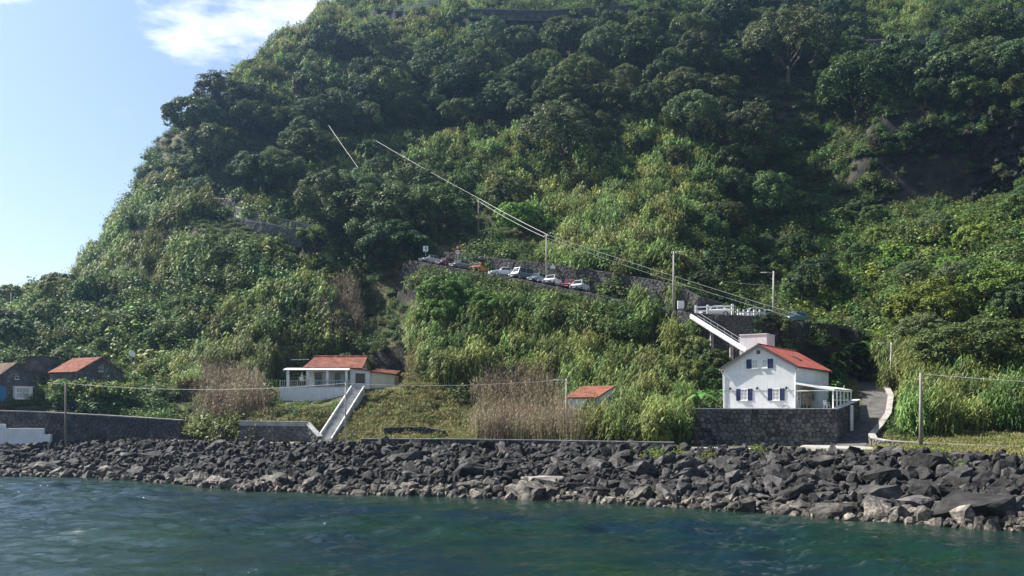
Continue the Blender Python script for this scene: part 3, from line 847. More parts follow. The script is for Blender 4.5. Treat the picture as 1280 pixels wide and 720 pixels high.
Z_DRY = [
 [(595, 480), (650, 466), (705, 476), (735, 545), (600, 545)],
 [(246, 470), (300, 455), (330, 500), (300, 520), (250, 520)],
 [(398, 360), (442, 345), (446, 415), (405, 425)],
]
Z_BUSH = [
 [(-60, 350), (100, 345), (200, 370), (260, 330), (300, 290), (420, 290), (440, 345), (330, 360), (240, 400), (225, 460), (150, 450), (-60, 450)],
 [(990, 330), (1060, 290), (1180, 265), (1300, 240), (1300, 440), (1180, 440), (1110, 440), (1060, 430), (1000, 420)],
 [(500, 395), (530, 350), (560, 340), (640, 352), (740, 378), (690, 392), (600, 395)],
]
Z_TREE = [
 [(395, 60), (500, 55), (600, 60), (700, 40), (800, 40), (960, 30), (960, 150), (860, 125), (760, 150), (700, 155), (600, 152), (480, 168), (395, 165)],
 [(930, 0), (1070, 0), (1070, 120), (960, 160), (920, 300), (890, 300), (900, 180)],
 [(1060, 60), (1300, 30), (1300, 200), (1130, 130), (1060, 150)],
 [(190, 120), (290, 90), (330, 130), (400, 130), (400, 190), (330, 240), (240, 240), (200, 200)],
 [(390, 248), (540, 246), (575, 260), (590, 300), (540, 320), (420, 320)],
]
Z_BARE = [
 [(425, 490), (480, 470), (520, 430), (545, 475), (600, 500), (600, 555), (420, 555)],
 [(295, 500), (350, 505), (450, 505), (400, 530), (300, 530)],
 [(1095, 525), (1130, 530), (1290, 545), (1290, 575), (1080, 560)],
 [(1055, 455), (1110, 465), (1110, 500), (1060, 490)],
]
Z_GULLY = [[(446, 330), (545, 322), (530, 390), (500, 440), (446, 440)]]
Z_CLIFF = [[(1105, 170), (1125, 135), (1280, 130), (1280, 235), (1180, 250), (1105, 250)]]
def zone(px, py, zs):
    o = np.zeros(np.shape(px), bool)
    for z in zs: o |= in_poly(px, py, z)
    return o
# ================================================================= planting
# --- trees that stand out in the photograph: (kind, px of centre, py of top, py of base, crown width in px, depth or None, label)
def base_depth(px, py_base):
    g = ground_at(px, py_base, 96)
    return g
N_TREES = {}
def place_tree(kind, x, y, rad, label, group, name='tree', hscale=1.0, seed=None, z=None):
    i = (seed if seed is not None else random.randrange(99)) % len(TREES[kind])
    cm, tm, r0, base, hgt = TREES[kind][i]
    s = rad / r0
    z = float(H(x, y)) if z is None else z
    t = empty(name, (x, y, z - 0.1), random.random() * 6.28)
    t.scale = (s, s, s * hscale)
    link_mesh('crown', cm, None, t, (0, 0, base))
    link_mesh('trunk', tm, None, t)
    tag(t, label, 'tree', group)
    return t

KEY_TREES = [
 # kind, px, py_mid, width px, label
 ('dome', 243, 150, 92, 'smooth dome-shaped dark tree on the skyline of the ridge', 0.9),
 ('broad', 276, 118, 66, 'dark ragged tree above the smooth dome-shaped tree on the skyline', 0.9),
 ('broad', 316, 66, 20, 'small dark bush alone on the ridge skyline', 1.0),
 ('grey', 704, 170, 86, 'round grey-green tree standing by itself over the reeds mid slope', 1.0),
 ('grey', 866, 148, 66, 'tall leaning grey-green tree at the top of the central reeds', 1.15),
 ('broad', 640, 250, 70, 'dark round tree crossed by the overhead cables', 1.0),
 ('bright', 655, 275, 60, 'bright green vine-covered tree just below the cables', 1.0),
 ('broad', 1072, 112, 96, 'large dark rounded tree under the stone parapet of the upper road', 1.0),
 ('broad', 1228, 55, 84, 'dark dome tree touching the upper stone parapet', 1.0),
 ('great', 985, 60, 116, 'big feathery grey-brown tree below the skyline trees', 1.1),
 ('grey', 930, 180, 80, 'grey-green tree on the edge of the shaded cove', 1.2),
 ('broad', 960, 250, 60, 'narrow dark green tree hanging over the shaded cove', 1.3),
 ('bright', 560, 372, 70, 'bright round tree below the row of parked cars', 0.9),
 ('bright', 610, 385, 60, 'dark-sided round tree next to the parked cars', 0.9),
 ('broad', 462, 272, 100, 'spreading dark tree over the gully above the bungalow', 0.9),
 ('broad', 497, 306, 74, 'dark tree leaning over the end of the car road', 0.9),
 ('bush', 392, 296, 34, 'small leafy bush at the lower end of the spur road parapet', 0.9),
 ('broad', 545, 262, 70, 'dark tree beside the end of the car road', 1.0),
 ('bright', 1160, 385, 86, 'bright green spreading tree on the mound beside the cove', 0.9),
 ('bright', 1250, 360, 90, 'bright green broad tree on the crest of the mound', 0.9),
 ('broad', 1225, 425, 130, 'low wide rounded tree behind the tall reeds by the shore road', 0.7),
 ('grey', 1020, 350, 60, 'grey-green bushy tree behind the lamp post near the shaded cove', 1.1),
]
taken = []
for kd, px, py, w, lab, hsc in KEY_TREES:
    r0 = TREES[kd][0][2]; base = TREES[kd][0][3]; hg = TREES[kd][0][4]
    g = ground_at(px, py, 96)
    if g is None: g = ground_at(px, py + 25, 96)
    if g is None: continue
    for _ in range(4):                      # ground point whose crown middle lands on px, py
        rad = w / 2 / F * g.y
        s = rad / r0
        dz = (base + hg * 0.45 * hsc) * s
        g2 = ground_at(px, py + dz * F / g.y, 96)
        if g2 is None: break
        g = g2
    place_tree(kd, g.x, g.y, rad, lab, 'trees that stand out on the hillside', hscale=hsc)
    taken.append((g.x, g.y, rad))

# two little flat-topped trees on the edge of the ridge
for px, py, w, lab in ((187, 197, 22, 'small flat-topped tree perched on the cliff edge of the ridge'), (176, 209, 20, 'smaller flat-topped tree leaning out below the one on the ridge edge')):
    g = ground_at(px + 6, py + 12, 96)
    if g is None: continue
    place_tree('flat', g.x - 0.6, g.y, w / 2 / F * g.y, lab, 'trees that stand out on the hillside')

# --- woodland trees, one by one
x, y, z = sample(9000, -40, 1310, 112, 272, 5)
pm_x, pm_y = proj(x, y, z + 3.5)
ok = ~blocked(x, y, 1.2) & (z > 6) & (pm_y < 470) & (pm_y > -60) & (pm_x > -30) & (pm_x < 1310)
ok &= ~zone(pm_x, pm_y, Z_BARE) & ~zone(pm_x, pm_y, Z_GULLY) & ~zone(pm_x, pm_y, Z_CLIFF)
wood = zone(pm_x, pm_y, Z_TREE)
bush = zone(pm_x, pm_y, Z_BUSH)
reed = zone(pm_x, pm_y, Z_REED) | zone(pm_x, pm_y, Z_DRY)
pr = np.where(wood, 1.0, np.where(bush, 0.35, np.where(reed, 0.05, 0.3)))
rr = np.random.default_rng(9).random(len(x))
ok &= rr < pr
ok &= ~shades(x, y, z, np.where(wood, 5.5, 3.6), np.where(wood, 3.6, 2.3))
# not on crests that block the line of sight to nothing: keep only ground facing the viewer
P = np.stack([x, y, z], 1)[ok]; isw = wood[ok]; isb = bush[ok]
P_px, P_py = proj(P[:, 0], P[:, 1], P[:, 2])
keep = thin(P, 5.0, 420)
cnt = 0
r5 = random.Random(5)
def tree_label(kind, px, py, rad, hs):
    kw = {'broad': 'dark evergreen', 'grey': 'grey-green', 'bright': 'bright green', 'young': 'loose-crowned', 'bush': 'bushy leafy'}[kind]
    sw_ = ('tall ' if hs > 1.08 else ('squat ' if hs < 0.94 else '')) + ('wide ' if rad > 4.4 or (rad > 2.9 and kind in ('bush', 'bright', 'young')) else ('small ' if rad < 2.3 else ''))
    if px > 990:
        w = 'above the dark cliff' if py < 190 else ('on the edge of the shaded cove' if px < 1040 else ('on the mound behind the banana plants' if px < 1130 else 'on the mound behind the tall shore reeds'))
    elif py < 45: w = 'next to the top road'
    elif py < 110 and px > 380: w = 'in the upper half of the wood belt' if px < 640 else ('in the wood under the top retaining wall' if px < 830 else 'in the wood beside the feathery grey tree')
    elif py < 195 and px > 380: w = 'low in the wood, left of the round tree' if px < 660 else ('low in the wood, right of the round tree' if px < 830 else 'at the head of the shaded cove')
    elif px < 215: w = 'behind the old stone houses' if py > 370 else 'on the seaward edge of the ridge'
    elif px < 430: w = 'above the bend of the spur road' if py < 262 else ('between the spur road and the bungalow' if px > 300 else 'below the bend of the spur road')
    elif px < 560: w = 'round the gully behind the bungalow' if py > 300 else 'beside the upper end of the cables'
    elif px < 760: w = 'just above the parked cars' if py > 260 else 'among the reeds under the cables'
    else: w = 'beside the corner lamp post above the footbridge' if py > 300 else 'on the spur left of the shaded cove'
    return '%s%s tree %s' % (sw_, kw, w)
for q in keep:
    X, Y, Z = P[q]; px, py = P_px[q], P_py[q]
    if any((X - a) ** 2 + (Y - b) ** 2 < (c * 0.75 + 1.0) ** 2 for a, b, c in taken): continue
    if 190 < px < 300 and 95 < py < 205: continue            # the skyline trees stand clear there
    if isw[q]:
        kd = r5.choice(['broad', 'broad', 'grey', 'broad', 'grey', 'young']); rad = r5.uniform(3.2, 6.0)
    elif isb[q]:
        kd = r5.choice(['bush', 'bright', 'bush', 'grey' if px > 900 else 'bush']); rad = r5.uniform(1.9, 3.6)
    else:
        kd = r5.choice(['young', 'grey', 'broad', 'bush']); rad = r5.uniform(1.7, 3.0)
    if px < 215 and py < 360 and px > 80: rad *= 0.55
    if cnt >= 270: break
    hs5 = r5.uniform(0.85, 1.2)
    place_tree(kd, X, Y, rad, tree_label(kd, px, py, rad, hs5), 'trees of the hillside wood', hscale=hs5)
    cnt += 1
print('trees', cnt)

# --- masses
x, y, z = sample(60000, -60, 1330, 92, 285, 21)
blk = blocked(x, y, 0.0)
qx, qy = proj(x, y, z + 1.5)
inview = (qx > -50) & (qx < 1325) & (qy > -50) & (z > 3.2)
bare = zone(qx, qy, Z_BARE); gully = zone(qx, qy, Z_GULLY); clf = zone(qx, qy, Z_CLIFF)
reedz = zone(qx, qy, Z_REED); dryz = zone(qx, qy, Z_DRY); bushz = zone(qx, qy, Z_BUSH); woodz = zone(qx, qy, Z_TREE)
r6 = np.random.default_rng(31).random(len(x))
r7 = np.random.default_rng(32).random(len(x))
free = inview & ~blk & ~bare & ~gully & ~clf
def mass(name, label, key, sel, dmin, smin, smax, seed, sub=None, **kw):
    P = np.stack([x, y, z], 1)[sel]
    k = thin(P, dmin)
    P = P[k]
    s = smin + (smax - smin) * np.random.default_rng(seed).random(len(P))
    hh = {'reed': 4.4, 'reedlow': 3.3, 'reeddry': 4.2, 'shrub': 1.8, 'shrubdark': 1.8, 'bigleaf': 1.6, 'scrub': 1.0, 'grass': .5, 'herb': .5}[key]
    for f in (1.0, .55):                      # a smaller plant where a big one would stand in front of open ground, else none
        bad = shades(P[:, 0], P[:, 1], P[:, 2], hh * s, 1.2 * s); s = np.where(bad, s * f if f < 1 else s * .5, s)
    good = ~shades(P[:, 0], P[:, 1], P[:, 2], hh * s, 1.2 * s); P, s = P[good], s[good]
    print(name, len(P))
    return scatter(name, label, key, P, s, seed, **kw)
near = y < 130
gap = fbm(x / 2.6 + 5, y / 2.6, 2) > -0.2
mass('reed_thicket', 'tall feathery yellow-green reeds in dense thickets', 'reed', free & reedz & ~dryz & near, 1.2, 0.75, 1.25, 1)
mass('hillside_reeds', 'pale green reeds covering the upper hillside', 'reedlow', free & reedz & ~dryz & ~near & gap, 1.7, 0.6, 1.5, 2)
mass('dry_reed_thicket', 'dry brown reed stalks standing in thickets', 'reeddry', free & dryz, 0.8, 0.8, 1.2, 3)
mass('leafy_scrub', 'leafy green scrub and creepers covering the slope', 'shrub', free & ~dryz & ~woodz & ((~reedz & (r6 < 0.7)) | (reedz & ~near & (r6 < 0.22))), 1.7, 0.6, 2.0, 4)
mass('broad_leaved_scrub', 'bright broad-leaved creepers over the lower slopes', 'bigleaf', free & ~reedz & ~dryz & ~woodz & (r6 >= 0.7) & bushz, 1.9, 0.7, 1.7, 5)
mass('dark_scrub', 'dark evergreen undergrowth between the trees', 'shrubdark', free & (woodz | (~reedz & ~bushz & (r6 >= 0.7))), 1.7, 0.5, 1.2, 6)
_lo = inview & ~blk & ~bare & ~clf & (y > 100)
_P = np.stack([x, y, z], 1)[_lo]; _k = thin(_P, 1.5); _P = _P[_k]
scatter('ground_cover', 'low green creepers covering the ground of the hillside', 'low', _P, 0.7 + 0.5 * np.random.default_rng(71).random(len(_P)), 20)
print('cover', len(_P))
mass('gully_scrub', 'sparse scrub clinging to the dark cliff', 'scrub', inview & ~blk & (clf) & (r6 < 0.35), 1.7, 0.6, 1.2, 7)
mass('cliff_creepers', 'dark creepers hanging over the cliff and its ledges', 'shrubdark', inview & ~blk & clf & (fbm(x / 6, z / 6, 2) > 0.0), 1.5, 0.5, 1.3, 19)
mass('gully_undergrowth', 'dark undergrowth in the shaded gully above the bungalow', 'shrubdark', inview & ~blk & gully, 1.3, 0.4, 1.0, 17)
x, y, z = sample(70000, 280, 1330, 74, 128, 23)
blk = blocked(x, y, -0.4); qx, qy = proj(x, y, z + 0.3)
bare = zone(qx, qy, Z_BARE) & (z > 3.2); inview = qx > -50; r6 = np.random.default_rng(33).random(len(x)); r7 = np.random.default_rng(34).random(len(x))
patch = fbm(x / 3.0, y / 3.0, 3)
mass('dry_grass', 'dry straw-coloured grass on the open banks', 'grass', inview & ~blk & bare & (patch > -0.25), 0.34, 0.6, 1.6, 8)
mass('bank_scrub', 'straw-coloured scrub on the dry bank right of the stairs', 'scrub', inview & ~blk & bare & (patch > 0.02) & (qx < 620), 0.9, 0.4, 1.1, 18)
mass('green_herbs', 'low green weeds on the open banks', 'herb', inview & ~blk & bare & (patch < 0.08), 0.6, 0.5, 1.3, 9)
# scrub along the outer edge of the car road, half hiding the cars
rs_ = np.random.default_rng(91); _pts = []; _sz = []
_fine = []
for a, b in zip(ROAD[1:6], ROAD[2:7]):
    for t in np.linspace(0, 1, 14, endpoint=False):
        p = a.lerp(b, t); d = b - a; d.z = 0; d.normalize(); n_ = Vector((d.y, -d.x, 0)); n_ = n_ if n_.y < 0 else -n_
        _fine.append((p, n_))
for p, n_ in _fine:
    px_ = 640 + F * p.x / p.y
    if px_ < 553 or px_ > 838: continue
    for off_, dz in ((5.3, 1.95), (6.8, 2.9), (8.2, 4.0)):
        q = p + n_ * (off_ + rs_.normal() * .35); s_ = rs_.uniform(.95, 1.45)
        _pts.append((q.x, q.y, max(float(H(q.x, q.y)), q.z - dz - rs_.random() * .5))); _sz.append(s_)
scatter('roadside_scrub', 'leafy scrub along the outer edge of the road below the parked cars', 'shrub', _pts, _sz, 92)
# creepers hanging over the cliff
cv = CLIFF_V[0]; _pts = []
for _ in range(210):
    i_ = rs_.integers(0, cv.shape[0]); j_ = int((1 - rs_.random() ** 1.8 * .9) * (cv.shape[1] - 1)); v_ = cv[i_, j_]
    if fbm(np.array([v_[0] / 7]), np.array([v_[2] / 7]), 2)[0] < -0.06 and j_ < 70: continue
    _pts.append((v_[0], v_[1] - .2, v_[2] - .3))
scatter('hanging_creepers', 'dark creepers hanging from the ledges of the cliff', 'shrubdark', _pts, rs_.uniform(.5, 1.2, len(_pts)), 93, tilt=.4)
# low cover on the verges of the spur road
_x, _y, _z = sample(60000, 190, 420, 150, 190, 95)
_d = path_dist(_x, _y, UROAD); _m = (_d > 2.5) & (_d < 8.0)
_P = np.stack([_x, _y, _z], 1)[_m]; _P = _P[thin(_P, 0.85)]
scatter('verge_cover', 'low creepers on the verges of the spur road', 'low', _P, 0.55 + 0.5 * np.random.default_rng(96).random(len(_P)), 97)
# bushes on the broken left edge of the cliff
_pts = []
for _ in range(60):
    i_ = rs_.integers(0, 34); j_ = rs_.integers(5, cv.shape[1] - 1); v_ = cv[i_, j_]; _pts.append((v_[0], v_[1] - .5, v_[2] - .4))
scatter('cliff_edge_scrub', 'scrub on the broken left edge of the cliff', 'shrubdark', _pts, rs_.uniform(.6, 1.3, len(_pts)), 98, tilt=.4)
# ================================================================= boulders
M_ROCK = noisy('basalt', (0.012, 0.0115, 0.0115), (0.062, 0.058, 0.055), 1.6, 0.85, 0.9, 5.0, c3=(0.034, 0.032, 0.032), coords='Object', spec=0.25, dist=0.12)
M_ROCKT = noisy('basalt_tidal', (0.025, 0.022, 0.020), (0.16, 0.138, 0.112), 1.8, 0.75, 0.9, 5.0, c3=(0.06, 0.052, 0.045), coords='Object', spec=0.4, dist=0.12)
M_ROCKP = noisy('pale_slab_rock', (0.16, 0.145, 0.13), (0.30, 0.275, 0.25), 0.8, 0.85, 0.5, 5.0, coords='Object', dist=0.05)
for m_ in (M_ROCK, M_ROCKT):              # each stone its own tone
    n, l = m_.node_tree.nodes, m_.node_tree.links; b = n['Principled BSDF']; src = b.inputs['Base Color'].links[0].from_socket
    oi = n.new('ShaderNodeObjectInfo'); mr = n.new('ShaderNodeMapRange'); mr.inputs[3].default_value = 0.5; mr.inputs[4].default_value = 2.1
    pw_ = n.new('ShaderNodeMath'); pw_.operation = 'POWER'; pw_.inputs[1].default_value = 3.0
    hv = n.new('ShaderNodeHueSaturation'); l.new(oi.outputs['Random'], pw_.inputs[0]); l.new(pw_.outputs[0], mr.inputs[0]); l.new(mr.outputs[0], hv.inputs['Value']); l.new(src, hv.inputs['Color']); l.new(hv.outputs[0], b.inputs['Base Color'])
def rock_mesh(name, seed, mat, n=22, rough=0.0, sq=(1, 1, 0.72)):
    r = random.Random(seed); bm = bmesh.new()
    for i in range(n):
        v = Vector((r.gauss(0, 1), r.gauss(0, 1), r.gauss(0, 1))).normalized()
        # pushed towards a box, so that faces are broad and edges sharp
        m = max(abs(v.x), abs(v.y), abs(v.z)); v = v.lerp(v / m, 0.55) * r.uniform(0.72, 1.0)
        bm.verts.new((v.x * sq[0], v.y * sq[1], v.z * sq[2]))
    bmesh.ops.convex_hull(bm, input=bm.verts)
    bmesh.ops.delete(bm, geom=[v for v in bm.verts if not v.link_faces], context='VERTS')
    if rough:
        bmesh.ops.subdivide_edges(bm, edges=bm.edges, cuts=2, use_grid_fill=True)
        for v in bm.verts:
            p = v.co
            d = fbm(np.array([p.x * 1.6 + seed]), np.array([p.y * 1.6 + p.z * 2.1]), 4)[0]
            v.co += p.normalized() * float(d) * rough
    me = bpy.data.meshes.new(name); bm.to_mesh(me); bm.free()
    me.materials.append(mat)
    return me
ROCKS = [rock_mesh('boulder', 300 + i, M_ROCK, 24, 0.22, (1, r_, h_)) for i, (r_, h_) in enumerate([(0.8, 0.65), (0.7, 0.55), (0.9, 0.8), (0.65, 0.5), (1, 0.7), (0.75, 0.9), (0.6, 0.4), (0.85, 0.6)])]
ROCKST = [rock_mesh('boulder_tidal', 330 + i, M_ROCKT, 24, 0.22, (1, r_, h_)) for i, (r_, h_) in enumerate([(0.8, 0.6), (0.7, 0.5), (0.9, 0.7), (0.65, 0.45)])]
SHAPE_H = {}
for m_ in ROCKS + ROCKST:
    zs_ = [v.co.z for v in m_.vertices]; SHAPE_H[m_.name] = (max(zs_) - min(zs_)) / 2
for i in range(6):
    proto('rubble', rock_mesh('rubble', 350 + i, M_ROCK, 20, 0, (1, 0.8, 0.65)))
    proto('rubblet', rock_mesh('rubblet', 360 + i, M_ROCKT, 20, 0, (1, 0.8, 0.65)))

def bank_points(n, seed, t0=-0.06, t1=1.0, p0=-60, p1=1340):
    r = np.random.default_rng(seed)
    p = p0 + (p1 - p0) * r.random(n); t = t0 + (t1 - t0) * r.random(n)
    Y = y_shore(p) + t * (y_btop(p) - 0.2 - y_shore(p)); X = (p - 640) / F * Y
    return X, Y, H(X, Y), p, t
# the few that one would point to
SPECIAL = [
 (1225, 646, 3.6, 2.4, 1.5, M_ROCK, 0.1, 'huge flat-topped boulder lying in the edge of the water', 41),
 (1180, 652, 0.8, 0.7, 0.7, M_ROCK, 0.4, 'small square black rock in the water against the huge flat boulder', 42),
 (684, 604, 2.6, 1.9, 0.75, M_ROCKP, 0.3, 'large smooth pale grey slab sloping among the dark boulders', 43),
 (808, 594, 2.2, 1.5, 1.3, M_ROCK, 0.5, 'big dark angular boulder right of the pale slab', 44),
 (1100, 606, 1.9, 1.5, 1.3, M_ROCK, 0.2, 'tall pointed boulder in the middle of the bank near the ramp', 45),
 (1150, 622, 1.5, 1.3, 1.2, M_ROCK, 0.9, 'peaked boulder between the pointed boulder and the huge flat boulder', 46),
 (1140, 600, 1.8, 1.3, 1.1, M_ROCK, 0.6, 'dark broad boulder below the shore pole', 47),
 (345, 604, 2.2, 1.5, 0.9, M_ROCKT, 0.2, 'wide wet brown boulder at the waterline below the bungalow stairs', 48),
 (505, 579, 2.8, 1.6, 0.9, M_ROCK, 0.1, 'long low dark boulder half way up the bank', 49),
 (590, 594, 1.9, 1.5, 1.1, M_ROCK, 0.4, 'two-faced grey boulder left of the pale slab', 50),
 (585, 614, 1.7, 1.2, 0.8, M_ROCKT, 0.2, 'rounded brown speckled boulder at the waterline', 51),
 (960, 594, 1.6, 1.3, 0.9, M_ROCK, 0.7, 'broad dark boulder below the stone wall of the white house', 52),
 (1115, 570, 1.7, 1.3, 0.8, M_ROCK, 0.7, 'dark brown boulder at the foot of the ramp', 53),
 (203, 598, 1.2, 0.8, 0.5, M_ROCKT, 0.2, 'low dark rock standing in the water off the long dark sea wall', 54),
]
sp_xy = []
for px, py, sx, sy, sz, mat, rz, lab, sd in SPECIAL:
    g = ground_at(px, py, 40)
    if g.z < -0.1: g = Vector(((px - 640) / F * y_shore(px), float(y_shore(px)) - 0.5, 0.0))
    o = link_mesh('boulder', rock_mesh('big_boulder', sd, mat, 18, 0.12, (1, 1, 1)), None, None, (g.x, g.y, g.z + sz * 0.22))
    o.scale = (sx, sy, sz); o.rotation_euler = (random.uniform(-.12, .12), random.uniform(-.12, .12), rz)
    tag(o, lab, 'boulder', 'boulders that stand out on the shore'); sp_xy.append((g.x, g.y, max(sx, sy)))
# 280 of the large ones, one by one
X, Y, Z, p, t = bank_points(4000, 51, -0.03, 0.92)
size = np.random.default_rng(52).lognormal(-0.46, 0.38, len(X)) * (0.80 + 0.35 * np.clip((p - 200) / 900, 0, 1)) * np.where(t > 0.7, 0.72, 1.0)
order = np.argsort(-size)
kept = []
for i in order:
    s = size[i]
    if any((X[i] - a) ** 2 + (Y[i] - b) ** 2 < (s * 0.7 + c * 0.75) ** 2 for a, b, c in sp_xy): continue
    if any((X[i] - X[j]) ** 2 + (Y[i] - Y[j]) ** 2 < ((s + size[j]) * 0.62) ** 2 for j in kept): continue
    kept.append(i)
    if len(kept) >= 280: break
rb = random.Random(8)
for i in kept:
    s = min(float(size[i]), 2.1) * 0.92
    tidal = t[i] < 0.07 + rb.uniform(-0.05, 0.06)
    me = rb.choice(ROCKST if tidal else ROCKS)
    o = link_mesh('boulder', me, None, None, (X[i], Y[i], Z[i] + s * 0.22))
    o.scale = (s * rb.uniform(0.9, 1.25), s, s * rb.uniform(0.8, 1.1)); o.rotation_euler = (rb.uniform(-.5, .5), rb.uniform(-.5, .5), rb.uniform(0, 6.28))
    szw = 'large' if s > 0.95 else ('middling' if s > 0.78 else 'smaller'); k_ = o.scale.z / o.scale.x * SHAPE_H[me.name]
    shw = 'flat' if k_ < 0.48 else ('upright' if k_ > 0.72 else 'blocky')
    row = 'at the waterline' if tidal else ('in the top rows' if t[i] > 0.66 else ('in the middle rows' if t[i] > 0.33 else 'in the lowest rows'))
    pl = [w for e, w in ((150, 'below the stepped white wall'), (290, 'below the long dark sea wall'), (400, 'below the concrete-topped sea wall'), (520, 'right of the stair foot'), (640, 'before the dry grass bank'), (760, 'before the dry reeds'), (866, 'before the green reeds'), (1045, 'below the white house'), (1150, 'below the ramp'), (9999, 'below the curving dry-stone wall')) if p[i] < e][0]
    tag(o, '%s %s %s boulder %s, %s' % (szw, shw, 'wet brown' if tidal else 'dark grey', row, pl), 'boulder', 'boulders piled along the shore')
# the rest of the rubble
X, Y, Z, p, t = bank_points(30000, 61, -0.08, 0.97)
s = np.random.default_rng(62).lognormal(-1.15, 0.38, len(X)) * (1.1 + 0.25 * np.clip((p - 200) / 900, 0, 1))
P = np.stack([X, Y, Z + s * 0.15 + np.random.default_rng(63).random(len(X)) * 0.25], 1)
k = thin(P, 0.46)
tid = (t < -0.02 + 0.14 * np.clip(fbm(X / 5, Y / 5, 2) + .5, 0, 1) + np.random.default_rng(64).random(len(t)) * 0.08)
kt = k[tid[k]]; kd_ = k[~tid[k]]
scatter('shore_rubble', 'dark volcanic rubble filling the bank between the boulders', 'rubble', P[kd_], s[kd_], 71, tilt=1.2)
scatter('tidal_rubble', 'pale brown wave-washed rubble along the waterline', 'rubblet', P[kt], s[kt], 72, tilt=1.2)
print('rubble', len(k))
# ================================================================= building materials
M_WHITE = noisy('white_render', (0.60, 0.61, 0.62), (0.70, 0.71, 0.72), 0.9, 0.9, 0.15, 30, coords='Object', detail=8)
_n, _l = M_WHITE.node_tree.nodes, M_WHITE.node_tree.links       # rain streaks
_tc = _n.new('ShaderNodeTexCoord'); _mp = _n.new('ShaderNodeMapping'); _mp.inputs['Scale'].default_value = (2.2, 2.2, 0.16); _l.new(_tc.outputs['Object'], _mp.inputs[0])
_nz = _n.new('ShaderNodeTexNoise'); _nz.inputs['Scale'].default_value = 1.6; _nz.inputs['Detail'].default_value = 7; _l.new(_mp.outputs[0], _nz.inputs['Vector'])
_mr = _n.new('ShaderNodeMapRange'); _mr.inputs[1].default_value = 0.5; _mr.inputs[2].default_value = 0.72; _mr.inputs[4].default_value = 0.35; _l.new(_nz.outputs[0], _mr.inputs[0])
_mx = _n.new('ShaderNodeMix'); _mx.data_type = 'RGBA'; _b = _n['Principled BSDF']; _l.new(_mr.outputs[0], _mx.inputs['Factor']); _l.new(_b.inputs['Base Color'].links[0].from_socket, _mx.inputs['A']); _mx.inputs['B'].default_value = (0.46, 0.45, 0.42, 1); _l.new(_mx.outputs['Result'], _b.inputs['Base Color'])
M_CREAM = noisy('cream_render', (0.60, 0.55, 0.42), (0.74, 0.69, 0.55), 1.2, 0.9, 0.15, 30)
M_GREYR = noisy('grey_render', (0.24, 0.24, 0.24), (0.40, 0.39, 0.38), 1.1, 0.95, 0.3, 16)
M_CONC = noisy('weathered_concrete', (0.19, 0.18, 0.17), (0.33, 0.31, 0.29), 0.7, 0.95, 0.4, 10, coords='World')
M_CONCW = noisy('whitewashed_concrete', (0.46, 0.46, 0.45), (0.72, 0.71, 0.69), 1.4, 0.95, 0.3, 12, c3=(0.62, 0.61, 0.60))
M_ASPH = noisy('old_asphalt', (0.045, 0.043, 0.042), (0.10, 0.094, 0.088), 0.9, 0.95, 0.4, 18, coords='World', dist=0.02)
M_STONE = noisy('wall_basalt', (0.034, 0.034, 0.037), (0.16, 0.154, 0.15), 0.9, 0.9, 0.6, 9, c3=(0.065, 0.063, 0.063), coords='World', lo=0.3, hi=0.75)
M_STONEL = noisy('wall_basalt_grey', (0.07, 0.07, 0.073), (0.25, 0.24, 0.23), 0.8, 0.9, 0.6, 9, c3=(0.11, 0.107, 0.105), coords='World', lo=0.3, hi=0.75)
M_MORTAR = noisy('dark_mortar', (0.03, 0.029, 0.028), (0.075, 0.07, 0.066), 2.0, 0.95, 0.4, 14, coords='World')
M_TILE = noisy('red_roof_tile', (0.22, 0.052, 0.040), (0.36, 0.105, 0.08), 0.8, 0.85, 0.3, 14, c3=(0.29, 0.073, 0.056))
M_TILEO = noisy('old_roof_tile', (0.14, 0.062, 0.042), (0.32, 0.135, 0.09), 1.2, 0.9, 0.3, 14, c3=(0.24, 0.09, 0.06))
M_TILEB = noisy('brown_roof_tile', (0.09, 0.06, 0.045), (0.20, 0.13, 0.095), 1.2, 0.9, 0.3, 14)
M_BLUE = principled('blue_shutter_paint', (0.012, 0.020, 0.095), 0.5)
M_BLUED = principled('blue_door_paint', (0.04, 0.16, 0.32), 0.55)
M_DGREY = principled('dark_grey_trim', (0.07, 0.075, 0.08), 0.6)
M_GLASS = principled('window_glass', (0.012, 0.014, 0.018), 0.06, 0.5)
M_CURT = noisy('pale_curtain', (0.35, 0.36, 0.37), (0.62, 0.62, 0.60), 3.0, 0.9, 0, stretch=(6, 1, 0.4))
M_PAINTW = principled('white_paint', (0.80, 0.80, 0.78), 0.5)
M_METAL = principled('galvanised_metal', (0.42, 0.43, 0.44), 0.45, 0.5, 0.6)
M_POLE = noisy('pole_concrete', (0.24, 0.225, 0.20), (0.38, 0.36, 0.33), 2.0, 0.9, 0.2, 16, stretch=(1, 1, 0.2))
M_WOOD = noisy('pole_wood', (0.13, 0.115, 0.10), (0.25, 0.225, 0.20), 3.0, 0.9, 0.3, 16, stretch=(2, 2, 0.15))
M_CABLE = principled('grey_cable', (0.30, 0.30, 0.30), 0.5)
M_PARAP = noisy('weathered_parapet', (0.26, 0.26, 0.26), (0.52, 0.51, 0.50), 1.4, 0.95, 0.3, 12, c3=(0.40, 0.40, 0.39))
M_CABLED = principled('dark_cable', (0.10, 0.10, 0.10), 0.6)
M_BLACK = principled('black_iron', (0.012, 0.012, 0.013), 0.5)

